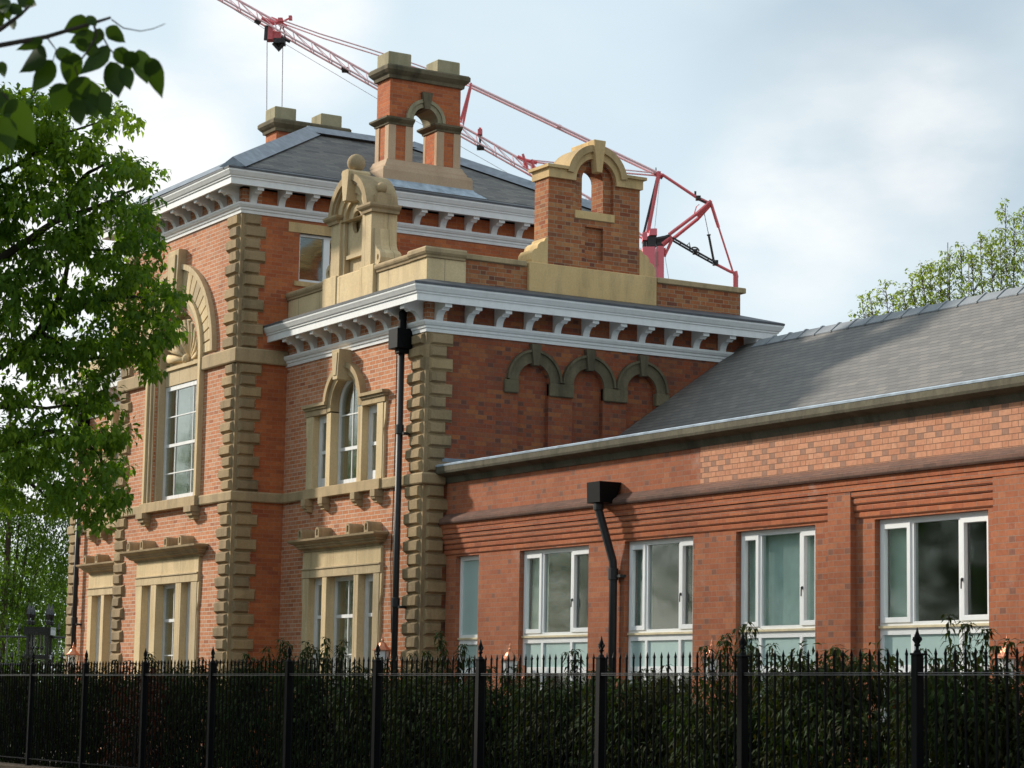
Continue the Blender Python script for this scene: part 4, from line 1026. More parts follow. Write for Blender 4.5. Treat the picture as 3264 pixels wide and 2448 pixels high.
post0 = MB(); post0.box(-0.038, 0.038, -0.038, 0.038, 0.455, 2.03); post0.box(-0.044, 0.044, -0.044, 0.044, 2.03, 2.05); post0.lathe((0, 0, 2.05), [(0.036, 0), (0.02, 0.02)], 12)
P0 = post0.build('post', M['black'], fence, bevel=0.004); P0.location = (PX[0], YF, 0)
fm = MB(); fm.sm = True; fleur(fm, 2.055); F0 = fm.build('finial', M['black'], None); F0.parent = P0
row = MB(); rnd = random.Random(3)
for k in range(1, 20):
    x = -2.4*k/20; dx = rnd.uniform(-0.003, 0.003)
    row.tube([(x+dx, 0, 0.50), (x+dx, 0, 2.03)], 0.011, 6); row.lathe((x+dx, 0, 2.03), [(0.011, 0), (0.0145, 0.012), (0.001, 0.062)], 6)
R0 = row.build('picket_row', M['black'], fence); R0.location = (PX[0], YF, 0)
tr = MB(); tr.box(-2.362, -0.038, -0.022, 0.022, 1.868, 1.876); tr.box(-2.362, -0.038, -0.022, 0.022, 1.886, 1.893); TR0 = tr.build('top_rail', M['rail'], None); TR0.parent = R0
br = MB(); br.box(-2.352, -0.048, -0.02, 0.02, 0.555, 0.572); BR1 = br.build('bottom_rail', M['black'], None); BR1.parent = R0
for x in PX[1:]:
    p = P0.copy(); COL.objects.link(p); p.location = (x, YF, 0); p.rotation_euler = (rnd.uniform(-0.004, 0.004), rnd.uniform(-0.004, 0.004), 0)
    f = F0.copy(); COL.objects.link(f); f.parent = p
    if x != PX[-1]:
        r = R0.copy(); COL.objects.link(r); r.location = (x, YF, 0)
        for q in (TR0, BR1): c = q.copy(); COL.objects.link(c); c.parent = r

# ------------------------------------------------------------------ copper wall lanterns
def lantern():
    t = thing('wall_lantern', '', 'lantern', 'copper lanterns on the house walls')
    b = MB()
    b.lathe((0, 0, 0), [(0.165, -0.012), (0.168, 0.0), (0.13, 0.022), (0.085, 0.062), (0.06, 0.105), (0.05, 0.118), (0.03, 0.125)], 6)
    r = b.build('roof', M['copper'], t, local=True)
    b = MB(); b.sm = True; b.lathe((0, 0, 0.12), [(0.03, 0), (0.018, 0.015), (0.03, 0.035), (0.022, 0.055), (0.012, 0.062), (0.02, 0.08), (0.010, 0.105), (0.002, 0.155)], 10)
    b.build('finial', M['copper'], r)
    b = MB(); b.lathe((0, 0, -0.30), [(0.085, 0), (0.125, 0.285)], 6); b.build('glass', M['opal'], t, local=True)
    b = MB()
    for k in range(6):
        a = 2*math.pi*k/6; b.tube([(0.09*math.cos(a), 0.09*math.sin(a), -0.31), (0.132*math.cos(a), 0.132*math.sin(a), -0.012)], 0.008, 4)
    b.lathe((0, 0, -0.35), [(0.03, 0), (0.10, 0.035), (0.10, 0.05)], 6)
    b.tube([(0, 0.03, -0.34), (0, 0.10, -0.40), (0, 0.22, -0.30), (0, 0.28, -0.2)], 0.012, 6); b.box(-0.05, 0.05, 0.245, 0.27, -0.42, -0.08)
    b.build('frame', M['copper_frame'], t, local=True)
    return t
L0 = lantern()
for i, (x, y, z, lab) in enumerate([
    (-35.42, 18.36, 2.41, 'copper lantern on the stone-cornered block, beside the long black downpipe'),
    (-50.15, 18.36, 2.45, 'copper lantern at the far left end of the house, near the iron gate'),
    (-31.95+0.0, 18.79, 2.235, 'copper lantern half hidden by shrubs, between narrow pale window and wing downpipe'),
    (-26.55, 18.79, 2.23, 'copper lantern on the brick pier left of the window with vertical blinds'),
    (-20.72, 18.79, 2.19, 'copper lantern at the right edge of the picture beside the last window')]):
    o = L0
    if i:
        o = L0.copy(); COL.objects.link(o)
        for ch in list(L0.children):
            c = ch.copy(); COL.objects.link(c); c.parent = o
            for g in ch.children: d = g.copy(); COL.objects.link(d); d.parent = c
    o.location = (x, y, z); o['label'] = lab

# ------------------------------------------------------------------ iron gate far left
gp = at(80, 1500, 60); gx, gy = gp.x, gp.y
gate = thing('iron_gate', 'ornate black iron gate with spear-topped piers at the far left', 'gate', loc=(gx, gy, 0.28))
gdir = HRT; gn = HFW
def gpt(u, d, z): v = Vector((gx, gy, 0))+gdir*u+gn*d; return (v.x, v.y, z)
def spear(b, u, d, z, s=1.0):
    c = gpt(u, d, z); b.lathe(c, [(0.035*s, 0), (0.06*s, 0.03*s), (0.06*s, 0.10*s), (0.03*s, 0.13*s), (0.05*s, 0.18*s), (0.075*s, 0.27*s), (0.05*s, 0.40*s), (0.004, 0.56*s)], 8)
def gpier(u):
    b = MB()
    for du in (-0.24, 0.24):
        for dd in (-0.24, 0.24):
            b.tube([gpt(u+du, dd, 0.28), gpt(u+du, dd, 3.25)], 0.045, 8)
            spear(b, u+du, dd, 3.3)
    for z0, z1, h in ((3.05, 3.25, 0.34), (2.45, 2.55, 0.30), (0.3, 0.6, 0.34)):
        vs = [gpt(u+a*h, c*h, z) for z in (z0, z1) for a, c in ((-1, -1), (1, -1), (1, 1), (-1, 1))]
        b.add(vs, [(0,3,2,1), (4,5,6,7), (0,1,5,4), (1,2,6,5), (2,3,7,6), (3,0,4,7)])
    for k in range(3): b.lathe(gpt(u-0.12+0.12*k, -0.25, 2.72), [(0.005, -0.06), (0.055, 0), (0.005, 0.06)], 8)
    for k in range(-2, 3): b.tube([gpt(u+0.08*k, -0.24, 0.6), gpt(u+0.08*k, -0.24, 3.05)], 0.014, 5)
    b.build('gate_pier', M['gate'], gate)
gpier(0.0); gpier(1.05)
def gleaf(u0, u1, name, n):
    b = MB()
    for z in (0.5, 2.3, 3.0): b.tube([gpt(u0, 0, z), gpt(u1, 0, z)], 0.03, 6)
    for k in range(n):
        u = u0+(u1-u0)*(k+0.5)/n; b.tube([gpt(u, 0, 0.4), gpt(u, 0, 3.05 if k % 2 else 2.35)], 0.016, 5); spear(b, u, 0, 3.05 if k % 2 else 2.35, 0.55)
    b.build(name, M['gate'], gate)
gleaf(-0.30, -3.0, 'gate_leaf', 18); gleaf(0.30, 0.76, 'gate_leaf', 4); gleaf(1.32, 3.6, 'gate_leaf', 15)

# ------------------------------------------------------------------ tower crane on the building site behind
CD = 200.0
def cp(px, py, w=0.0): return at(px, py, CD)+HFW*w
crane = thing('tower_crane', 'red lattice luffing tower crane rising behind the house', 'crane', loc=tuple(Vector((cp(1410, 600).x, cp(1410, 600).y, 0))))
def seg(b, pts, w=0.0, r=0.1): b.tube([cp(x, y, w) for x, y in pts], r, 6)
# mast
b = MB(); k0 = cp(1388, 545); k1 = cp(1432, 545)
wd = (k1-k0).length; c0 = Vector((cp(1410, 545).x, cp(1410, 545).y, 0)); zt = cp(1410, 548).z
for a in (-1, 1):
    for c in (-1, 1):
        p = c0+HRT*a*wd*0.42+HFW*c*wd*0.42; b.tube([p, p+Vector((0, 0, zt-6))], 0.10, 6)
z = 0.5
while z < zt-7:
    for a, c, e, g2 in ((-1,-1,1,-1), (1,-1,1,1), (1,1,-1,1), (-1,1,-1,-1)):
        b.tube([c0+HRT*a*wd*0.42+HFW*c*wd*0.42+Vector((0,0,z)), c0+HRT*e*wd*0.42+HFW*g2*wd*0.42+Vector((0,0,z+1.8))], 0.05, 4)
    z += 1.8
b.build('mast', M['red'], crane)
# cab / slewing section
def cbox(b, x0, x1, y0, y1, w):
    q = [cp(x0, y1), cp(x1, y1), cp(x1, y0), cp(x0, y0)]
    vs = [p-HFW*w for p in q]+[p+HFW*w for p in q]
    b.add(vs, [(0,1,2,3), (7,6,5,4), (0,4,5,1), (1,5,6,2), (2,6,7,3), (3,7,4,0)])
b = MB(); cbox(b, 1387, 1413, 537, 700, 0.9); cbox(b, 1418, 1433, 535, 700, 0.8); cb = b.build('cab_housing', M['redcab'], crane)
b = MB(); cbox(b, 1387, 1397, 505, 522, 0.8); cbox(b, 1402, 1418, 498, 512, 0.9); b.build('winch_housing', M['redcab'], crane)
b = MB(); cbox(b, 1413.2, 1417.8, 540, 700, 0.7); b.build('ladder_shaft', M['pink'], cb)
b = MB(); cbox(b, 1415.5, 1421, 548, 578, 0.96); b.build('cab_window', M['glass'], cb)
b = MB(); cbox(b, 1388, 1396, 522.5, 536, 0.6); cbox(b, 1398, 1416, 513, 536, 0.7); cbox(b, 1418, 1432, 519, 532, 0.5)
seg(b, [(1416, 520), (1436, 516), (1448, 512)], -0.4, 0.22); seg(b, [(1416, 520), (1436, 516), (1448, 512)], 0.4, 0.22); b.build('slewing_gear', M['steel'], crane)
b = MB()
for w in (-0.5, 0.5): seg(b, [(1434, 538), (1436, 552), (1451, 519)], w, 0.14); seg(b, [(1430, 530), (1450, 513)], w, 0.16)
b.build('slewing_frame', M['red'], crane)
# A-frame
b = MB()
for w in (-0.55, 0.55): seg(b, [(1423, 373), (1414, 425), (1400, 500)], w, 0.17)
seg(b, [(1416, 376), (1430, 380)], 0, 0.22)
b.build('a_frame', M['red'], crane)
b = MB()
for w in (-0.5, 0.5): seg(b, [(1421, 378), (1408, 432), (1391, 503)], w, 0.11)
seg(b, [(1415, 372), (1432, 383)], 0.2, 0.18); seg(b, [(1417, 372), (1417, 362)], 0, 0.05)
b.build('ladder', M['steel'], crane)
# rear strut
b = MB(); seg(b, [(1535, 437), (1505, 464), (1444, 510)], -0.6, 0.16); seg(b, [(1535, 440), (1508, 470), (1451, 516)], 0.6, 0.16); seg(b, [(1535, 438), (1506, 467)], 0, 0.20)
seg(b, [(1511, 440), (1505, 445), (1499, 465)], 0.3, 0.05); b.build('rear_strut', M['red'], crane)
b = MB(); seg(b, [(1430, 378), (1505, 428)], -0.2, 0.13); seg(b, [(1505, 428), (1535, 440)], -0.2, 0.09); b.build('back_stay', M['red'], crane)
b = MB(); cbox(b, 1503, 1513, 424, 432, 0.35); seg(b, [(1502, 413), (1502, 426)], 0, 0.10); seg(b, [(1512, 429), (1537, 441)], 0.2, 0.17); seg(b, [(1512, 433), (1532, 440)], -0.2, 0.12); b.build('pulley_block', M['steel'], crane)
b = MB(); seg(b, [(1536, 440), (1552, 491)], 0, 0.15); seg(b, [(1552, 490), (1584, 590)], 0, 0.09); b.build('rear_tie', M['red'], crane)
b = MB()
for w in (-0.5, 0.5): seg(b, [(1452, 516), (1498, 543), (1545, 569)], w, 0.09)
for x, y in ((1470, 526), (1490, 538), (1510, 549), (1530, 560)): b.tube([cp(x, y, -0.5), cp(x, y, 0.5)], 0.06, 5)
seg(b, [(1483, 532), (1489, 524), (1491, 536)], 0, 0.06)
b.tube([cp(1500+10*math.cos(math.pi*i/8), 543-9*math.sin(math.pi*i/8)-i*0.0) for i in range(9)], 0.07, 5)
cbox(b, 1497, 1506, 540, 548, 0.5); cbox(b, 1540, 1551, 563, 573, 0.3)
b.build('rear_catwalk', M['steel'], crane)
b = MB(); seg(b, [(1547, 571), (1578, 587), (1588, 590)], 0, 0.13); seg(b, [(1587, 586), (1590, 600)], 0, 0.24); seg(b, [(1589, 598), (1589, 640)], 0, 0.24); b.build('counterweight_arm', M['red'], crane)
b = MB(); seg(b, [(1531, 508), (1542, 565)], 0, 0.11); seg(b, [(1527, 508), (1535, 507)], 0, 0.07); seg(b, [(1521, 459), (1531, 508)], 0, 0.03); b.build('prop', M['steel'], crane)
# jib
JA = (1388, 512); JB = (440, -22)
def jib_pt(t, off, w): return cp(JA[0]+(JB[0]-JA[0])*t-off*0.49, JA[1]+(JB[1]-JA[1])*t-off*0.87, w)
NB = 24; lw = 0.62
b = MB()
for w in (-lw, lw): b.tube([jib_pt(t/10, 0, w) for t in range(11)], 0.085, 6)
b.tube([jib_pt(0.02, 0, 0)]+[jib_pt(t/10, 33, 0) for t in (0.5, 2, 4, 6, 8, 10)], 0.105, 6)
for i in range(NB):
    t0, t1, tm = i/NB, (i+1)/NB, (i+0.72)/NB
    for w in (-lw, lw):
        b.tube([jib_pt(t0, 0, w), jib_pt(tm, 33, 0)], 0.03, 4); b.tube([jib_pt(tm, 33, 0), jib_pt(t1, 0, w)], 0.04, 4)
    b.tube([jib_pt(t0, 0, -lw), jib_pt(t0, 0, lw)], 0.03, 4)
jb = b.build('jib', M['pink'], crane)
b = MB()
for x, y in ((1133, 352), (1152, 364)):
    for w in (-0.6, 0.6): seg(b, [(x-4, y-16), (x+6, y+14)], w, 0.12)
seg(b, [(1118, 338), (1135, 346), (1160, 352)], 0, 0.15); seg(b, [(1130, 360), (1160, 378)], 0, 0.12); cbox(b, 1032, 1042, 281, 292, 0.4); seg(b, [(1037, 281), (1037, 275)], 0.1, 0.12)
b.build('jib_coupling', M['red'], jb)
b = MB(); cbox(b, 1030, 1046, 316, 322, 0.5); cbox(b, 738, 753, 148, 154, 0.5); seg(b, [(1037, 290), (1037, 318)], 0, 0.1); b.build('sheave', M['steel'], jb)
# tie bars and king post
b = MB(); seg(b, [(1418, 373), (1175, 258), (1017, 184)], -0.2, 0.11); seg(b, [(1418, 376), (1175, 261), (1017, 187)], 0.3, 0.10)
seg(b, [(1017, 184), (900, 141), (800, 108), (690, 74), (612, 46)], -0.2, 0.06); seg(b, [(1017, 186), (900, 145), (800, 113), (700, 82), (612, 50)], 0.2, 0.06)
seg(b, [(1416, 378), (1290, 368), (1150, 348), (1125, 345)], 0.2, 0.08); seg(b, [(1416, 375), (1290, 362), (1150, 347)], -0.2, 0.06)
seg(b, [(1205, 272), (1212, 276)], 0, 0.2); b.build('tie_bar', M['pink'], crane)
b = MB()
for w in (-0.5, 0.5): seg(b, [(1018, 182), (995, 262)], w, 0.09); seg(b, [(1018, 182), (1000, 270)], w, 0.07)
b.build('king_post', M['red'], crane)
# trolley
b = MB(); cbox(b, 577, 590, 60, 88, 0.5); cbox(b, 590, 607, 70, 90, 0.3); seg(b, [(565, 40), (590, 50), (612, 46)], 0, 0.2); seg(b, [(585, 38), (600, 44), (618, 56)], 0.2, 0.16); cbox(b, 601, 611, 40, 48, 0.3); cbox(b, 624, 631, 35, 43, 0.25)
seg(b, [(612, 46), (624, 40)], 0, 0.08); tb = b.build('trolley', M['red'], crane)
b = MB(); seg(b, [(577, 58), (575, 90)], -0.4, 0.18); cbox(b, 592, 616, 86, 96, 0.6); seg(b, [(592, 92), (602, 106), (612, 92)], 0, 0.25); seg(b, [(552, 43), (562, 50)], 0, 0.25); seg(b, [(607, 52), (598, 82)], 0.4, 0.06); seg(b, [(610, 52), (616, 82)], 0.4, 0.06); seg(b, [(604, 78), (626, 88)], 0.3, 0.14); b.build('trolley_gear', M['steel'], tb)
b = MB(); seg(b, [(577, 88), (575, 480)], 0, 0.035); seg(b, [(611, 94), (606, 480)], 0, 0.035); seg(b, [(480, 4), (578, 66)], 0.1, 0.02); seg(b, [(612, 92), (830, 222), (1390, 540)], 0.1, 0.02); b.build('hoist_rope', M['rope'], crane)
b = MB(); seg(b, [(1426, 380), (1414, 497)], 0, 0.02); seg(b, [(1436, 552), (1446, 610)], 0, 0.02); b.build('stay_rope', M['rope'], crane)

# ------------------------------------------------------------------ thin masts beyond the wing roof
for px, py, lab in ((2047, 524, 'thin pale mast rising clear of the young tree behind the wing roof'), (2092, 546, 'thin pale mast among the leaves of the tree behind the wing roof')):
    t = at(px, py, 75); b = MB(); b.tube([(t.x, t.y, -0.1), tuple(t)], [0.06, 0.022], 6); tag(b.build('mast', M['rod']), lab, 'mast', 'thin masts behind the roof')

# ------------------------------------------------------------------ foliage
def leaf(b, p, d, n, L, Wd, droop=0.25, fold=0.25):
    d = d.normalized(); s = d.cross(n)
    if s.length < 1e-4: s = d.orthogonal()
    s.normalize(); n = s.cross(d)
    m = p+d*(L*0.45); t = p+d*L-n*(droop*L)
    b.add([p, m+s*Wd*0.5+n*fold*Wd*0.5, t, m-s*Wd*0.5+n*fold*Wd*0.5, m], [(0, 4, 1), (4, 2, 1), (0, 3, 4), (4, 3, 2)])
def rdir(r): 
    z = r.uniform(-1, 1); a = r.uniform(0, 2*math.pi); q = math.sqrt(1-z*z); return Vector((q*math.cos(a), q*math.sin(a), z))
def spray(b, r, c, rad, n, L, Wd, hang=0.5, flat=0.6):
    """one twig end: leaves round a short drooping shoot"""
    ax = (rdir(r)+Vector((0, 0, -hang))).normalized()
    for _ in range(n):
        o = rdir(r)*rad*r.random()**0.5; o.z *= flat
        d = (o.normalized()*0.6+ax*0.5+Vector((0, 0, -hang*0.7))+rdir(r)*0.35)
        up = (Vector((0, 0, 1))+rdir(r)*0.5)
        k = r.uniform(0.65, 1.2); leaf(b, c+o, d, up, L*k, Wd*k*r.uniform(0.8, 1.15))
def limb(b, pts, r0, r1, seg=7, wob=0.0, r=None):
    P = [Vector(p) for p in pts]; o = []
    for i in range(len(P)-1):
        for k in range(4):
            t = k/4; q = P[i].lerp(P[i+1], t)
            if wob: q = q+rdir(r)*wob*(0 if (i == 0 and k == 0) else 1)
            o.append(q)
    o.append(P[-1]); n = len(o)
    b.tube(o, [r0+(r1-r0)*(i/(n-1)) for i in range(n)], seg)

# --- the large tree at the left
r = random.Random(11)
TD = 25.0; mp = TD/5133.0
tp = at(-420, 1000, TD); tree = thing('maple_tree', 'large leafy green tree overhanging the railing at the left', 'tree', loc=(tp.x, tp.y, 0))
b = MB(); base = Vector((tp.x, tp.y, -0.1))
limb(b, [base, base+Vector((0.05, 0, 1.4)), at(-400, 1050, TD), at(-390, 700, TD), at(-330, 330, TD+0.4), at(-300, -100, TD), at(-330, -520, TD)], 0.26, 0.03, 10)
for dx, dy, dd in ((-330, -60, 0.3), (-260, 420, -1.2), (-380, 300, 1.0), (-240, -380, -0.6), (-120, -420, 0.8)):
    limb(b, [at(-340, 480, TD+0.2), at(-340+dx*0.5, (480+dy)/2, TD+dd*0.6), at(-340+dx, dy, TD+dd)], 0.07, 0.015, 6, 0.02, r)
b.build('trunk', M['bark'], tree)
LIMBS = [((-395, 1000), (-180, 860), (0, 790), (85, 715), (190, 655), (290, 640), (350, 660)), ((-395, 800), (-150, 640), (0, 560), (120, 480), (230, 440), (320, 395)),
         ((-340, 500), (-120, 420), (30, 360), (140, 290), (250, 250)), ((-395, 1100), (-180, 1010), (0, 960), (120, 930), (215, 980), (235, 1060)),
         ((-180, 860), (-40, 880), (100, 880), (240, 870)), ((85, 715), (170, 780), (250, 770)), ((85, 715), (140, 620), (150, 540), (240, 540)), ((-120, 420), (0, 300), (60, 230), (80, 190)), ((0, 960), (60, 1040), (110, 1080)), ((120, 480), (180, 380), (240, 350))]
b = MB()
for i, l in enumerate(LIMBS):
    dd = [r.uniform(-0.5, 0.5)*k/len(l) for k in range(len(l))]
    limb(b, [at(x, y, TD+d) for (x, y), d in zip(l, dd)], 0.07 if i in (0, 1, 3) else 0.04, 0.008, 6, 0.012, r)
b.build('limb', M['bark'], tree)
CL = [(60, 265, 90, 60, 1), (150, 235, 60, 40, 1), (250, 262, 42, 34, 1), (215, 215, 25, 22, 1), (100, 330, 120, 50, 1), (20, 225, 50, 40, 1), (215, 350, 80, 38, 1), (300, 372, 52, 30, 1),
      (60, 420, 110, 50, 0), (170, 420, 80, 50, 0), (285, 440, 52, 45, 0), (90, 510, 110, 50, 0), (210, 510, 90, 45, 0), (300, 520, 42, 50, 0), (60, 600, 80, 45, 0), (240, 590, 90, 45, 0), (320, 600, 48, 40, 0),
      (352, 655, 40, 45, 0), (270, 660, 70, 45, 0), (150, 650, 70, 35, 0), (50, 680, 80, 40, 0), (355, 715, 34, 35, 0), (280, 735, 70, 40, 0), (180, 735, 70, 40, 0), (80, 760, 80, 40, 0), (320, 780, 30, 28, 0),
      (200, 800, 60, 35, 0), (110, 830, 60, 32, 0), (30, 850, 45, 30, 0), (220, 860, 40, 28, 0), (160, 890, 55, 32, 0), (60, 920, 70, 38, 0), (230, 935, 52, 36, 0), (150, 960, 65, 40, 0), (250, 990, 32, 36, 0),
      (70, 1000, 70, 34, 0), (190, 1030, 65, 36, 0), (240, 1070, 28, 34, 0), (120, 1070, 60, 30, 0), (205, 1110, 36, 34, 0), (30, 1070, 40, 28, 0), (165, 1150, 22, 24, 0),
      (-80, 300, 100, 80, 1), (-80, 450, 100, 80, 0), (-90, 620, 100, 80, 0), (-100, 800, 100, 80, 0), (-100, 960, 100, 70, 0), (-220, 400, 100, 160, 0), (-230, 700, 100, 160, 0), (-60, 180, 60, 50, 1), (-240, 150, 120, 120, 1), (-330, 600, 90, 200, 0)]
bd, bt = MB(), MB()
for (cx, cy, rx, ry, top) in CL:
    n = int(rx*ry/31)
    for _ in range(n):
        a = r.uniform(0, 2*math.pi); q = r.random()**0.55
        x = cx+rx*q*math.cos(a); y = cy+ry*q*math.sin(a)
        dz = r.gauss(0, 0.55)
        nz = noise.noise(Vector((x*0.021, y*0.026, dz*0.35)))
        if nz < -0.07: continue
        c = at(x, y, TD+dz)
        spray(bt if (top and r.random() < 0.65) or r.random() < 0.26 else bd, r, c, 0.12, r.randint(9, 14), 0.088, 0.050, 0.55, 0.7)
def pxof(p):
    v = p-CAM; z = v.dot(FW); return (v.dot(RT)/z*FP+W/2)*0.6777, (H/2-v.dot(UP)/z*FP)*0.6777
cc = at(-400, 180, TD)
for _ in range(3000):                                                # the rest of the crown, outside the picture
    o = rdir(r)*r.random()**0.4; p = cc+Vector((o.x*2.7, o.y*2.7, o.z*3.3)); q = pxof(p)
    if q[0] > -110 or noise.noise(p*1.1) < -0.1: continue
    spray(bd, r, p, 0.2, 8, 0.12, 0.07, 0.5, 0.7)
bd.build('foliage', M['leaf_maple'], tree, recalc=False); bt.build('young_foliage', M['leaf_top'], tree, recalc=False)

# --- the near branch top left, close to the camera
r = random.Random(5)
nd = 7.0
nb = thing('lime_tree', 'dark branch with large pointed leaves hanging in at the top left corner, close by', 'tree', loc=(at(-900, 900, nd).x, at(-900, 900, nd).y, 0))
nbase = Vector((nb.location.x, nb.location.y, -0.1))
b = MB(); limb(b, [nbase, nbase+Vector((0, 0, 2.2)), at(-880, -150, nd), at(-860, -900, nd), Vector((-8.2, 3.0, 7.2)), Vector((-9, 5.0, 9.8))], 0.16, 0.03, 10)
for e in ((-13, 7, 9.2), (-5, 9, 9.0), (-11, 2.5, 9.6), (-4.5, 5, 9.4)): limb(b, [Vector((-8.2, 3.0, 7.2)), Vector((-8.2, 3.0, 7.2)).lerp(Vector(e), 0.5)+Vector((0, 0, 0.4)), e], 0.06, 0.012, 6)
b.build('trunk', M['bark'], nb)
zz = lambda x, y: (x*0.337, y*0.337)
b = MB()
limb(b, [at(-880, 250, nd), at(-500, 180, nd), at(-150, 120, nd), at(*zz(0, 290), nd), at(*zz(300, 235), nd), at(*zz(450, 190), nd), at(*zz(620, 140), nd), at(*zz(710, 112), nd)], 0.011, 0.004, 7)
limb(b, [at(*zz(715, 125), nd), at(*zz(790, 180), nd), at(*zz(900, 200), nd), at(*zz(980, 185), nd), at(*zz(1060, 152), nd)], 0.0022, 0.0012, 5)
limb(b, [at(*zz(600, 150), nd), at(*zz(620, 230), nd), at(*zz(560, 330), nd), at(*zz(480, 430), nd), at(*zz(510, 520), nd)], 0.004, 0.002, 5)
limb(b, [at(*zz(640, 200), nd), at(*zz(700, 310), nd+.05), at(*zz(780, 400), nd+.05), at(*zz(880, 420), nd+.05)], 0.003, 0.0015, 5)
limb(b, [at(*zz(300, 240), nd), at(*zz(360, 320), nd), at(*zz(340, 390), nd)], 0.0025, 0.0015, 5)
limb(b, [at(-400, -60, nd), at(-100, 60, nd), at(*zz(0, 190), nd), at(*zz(130, 95), nd), at(*zz(220, 10), nd)], 0.012, 0.003, 6)
limb(b, [at(-300, 200, nd), at(-60, 190, nd), at(*zz(20, 600), nd), at(*zz(70, 660), nd)], 0.006, 0.002, 6)
b.build('branch', M['bark'], nb)
def bigleaf(b, p, t, wpx, tilt, roll):
    p = at(*zz(*p), nd+tilt[0]); t = at(*zz(*t), nd+tilt[1]); wd = wpx*1.08*0.337*nd/5133
    ax = t-p; L = ax.length; d = ax.normalized(); s = d.cross(FW); s.normalize(); nrm = s.cross(d)
    s2 = s*math.cos(roll)+nrm*math.sin(roll); n2 = s2.cross(d)
    prof = [(0.0, 0.06), (0.06, 0.52), (0.16, 0.82), (0.30, 1.0), (0.45, 0.96), (0.60, 0.80), (0.74, 0.55), (0.86, 0.28), (0.94, 0.10), (1.0, 0.0)]
    vs = []; fs = []
    for i, (u, w) in enumerate(prof):
        c = p+d*(L*u)+n2*(0.06*L*math.sin(u*3.0))
        j = 1+r.uniform(-0.05, 0.05)
        vs += [c+s2*(wd*0.55*w*j)+n2*(0.10*wd*w), c, c-s2*(wd*0.55*w*j)+n2*(0.10*wd*w)]
    for i in range(len(prof)-1):
        a = 3*i; fs += [(a, a+1, a+4, a+3), (a+1, a+2, a+5, a+4)]
    o = len(b.v); b.sm = True; b.add(vs, fs); b.sm = False
LV = [((570, 130), (398, 205), 105), ((275, 255), (98, 322), 62), ((290, 312), (118, 468), 120), ((335, 385), (198, 598), 125), ((600, 205), (440, 275), 95), ((690, 290), (505, 480), 120), ((470, 335), (440, 570), 125),
      ((678, 180), (805, 275), 88), ((735, 315), (855, 425), 92), ((705, 395), (760, 630), 125), ((790, 430), (835, 580), 85), ((890, 318), (945, 540), 115), ((960, 368), (1042, 635), 105),
      ((430, 540), (338, 725), 135), ((520, 505), (628, 770), 165), ((640, 590), (690, 765), 100), ((470, 640), (520, 810), 110), ((560, 100), (620, 165), 60), ((640, 180), (600, 300), 70), ((500, 250), (540, 340), 80), ((380, 300), (470, 420), 90), ((860, 330), (800, 470), 90), ((545, 300), (640, 330), 80), ((480, 500), (560, 640), 130), ((590, 600), (560, 740), 110),
      ((0, 590), (60, 770), 110), ((60, 640), (235, 935), 150), ((0, 395), (28, 500), 60), ((10, 750), (85, 970), 120), ((-60, 560), (-10, 720), 120), ((-20, 850), (40, 1000), 100),
      ((60, 25), (150, 95), 70), ((110, -20), (235, 35), 80), ((20, 30), (60, 135), 90), ((0, -10), (40, 80), 90), ((180, 0), (210, 40), 50), ((-40, 60), (10, 190), 80), ((70, 120), (90, 190), 45), ((-150, 0), (-90, 160), 120), ((-200, 300), (-120, 450), 120), ((-260, 180), (-180, 330), 120)]
b = MB()
for p, t, wpx in LV: bigleaf(b, p, t, wpx, (r.uniform(-0.04, 0.04), r.uniform(-0.04, 0.04)), r.uniform(-0.5, 0.5))
b.build('foliage', M['leaf_near'], nb, recalc=False)

# --- birch beyond the left end of the house
r = random.Random(21)
BD = 64.0; c0 = at(10, 1200, BD)
birch = thing('birch_tree', 'pale green weeping birch beyond the left end of the house', 'tree', loc=(c0.x, c0.y, 0.2))
b = MB(); limb(b, [(c0.x, c0.y, 0.1), (c0.x+0.1, c0.y, 2.5), tuple(at(25, 1050, BD)), tuple(at(20, 850, BD))], 0.14, 0.03, 8)
for px in (-40, 45, 70, 110): limb(b, [tuple(at(px*0.5, 1330, BD)), tuple(at(px*0.8, 1200, BD+0.3)), tuple(at(px, 1080, BD))], 0.05, 0.012, 6)
b.build('trunk', M['bark_pale'], birch)
b = MB()
for _ in range(6500):
    a = r.uniform(0, 2*math.pi); q = r.random()**0.5
    x = 20+190*q*math.cos(a); y = 1190+250*q*math.sin(a); d = r.gauss(0, 1.1)
    if noise.noise(Vector((x*0.02, y*0.012, d*0.5))) < -0.2: continue
    spray(b, r, at(x, y, BD+d), 0.17, 9, 0.085, 0.05, 1.1, 1.3)
b.build('foliage', M['leaf_birch'], birch, recalc=False)
c0 = at(40, 1330, 70); sh = thing('shrub', 'dark green shrub behind the iron gate at the far left', 'shrub', loc=(c0.x, c0.y, 0.2))
b = MB()
for _ in range(4200):
    o = rdir(r)*r.random()**0.4; spray(b, r, Vector((c0.x, c0.y, 2.6))+Vector((o.x*4.2, o.y*4.2, o.z*3.4)), 0.24, 8, 0.13, 0.07, 0.4)
b.build('foliage', M['leaf_maple'], sh, recalc=False); b = MB(); limb(b, [(c0.x, c0.y, 0.1), (c0.x, c0.y, 2.2)], 0.08, 0.03); b.build('stem', M['bark'], sh)

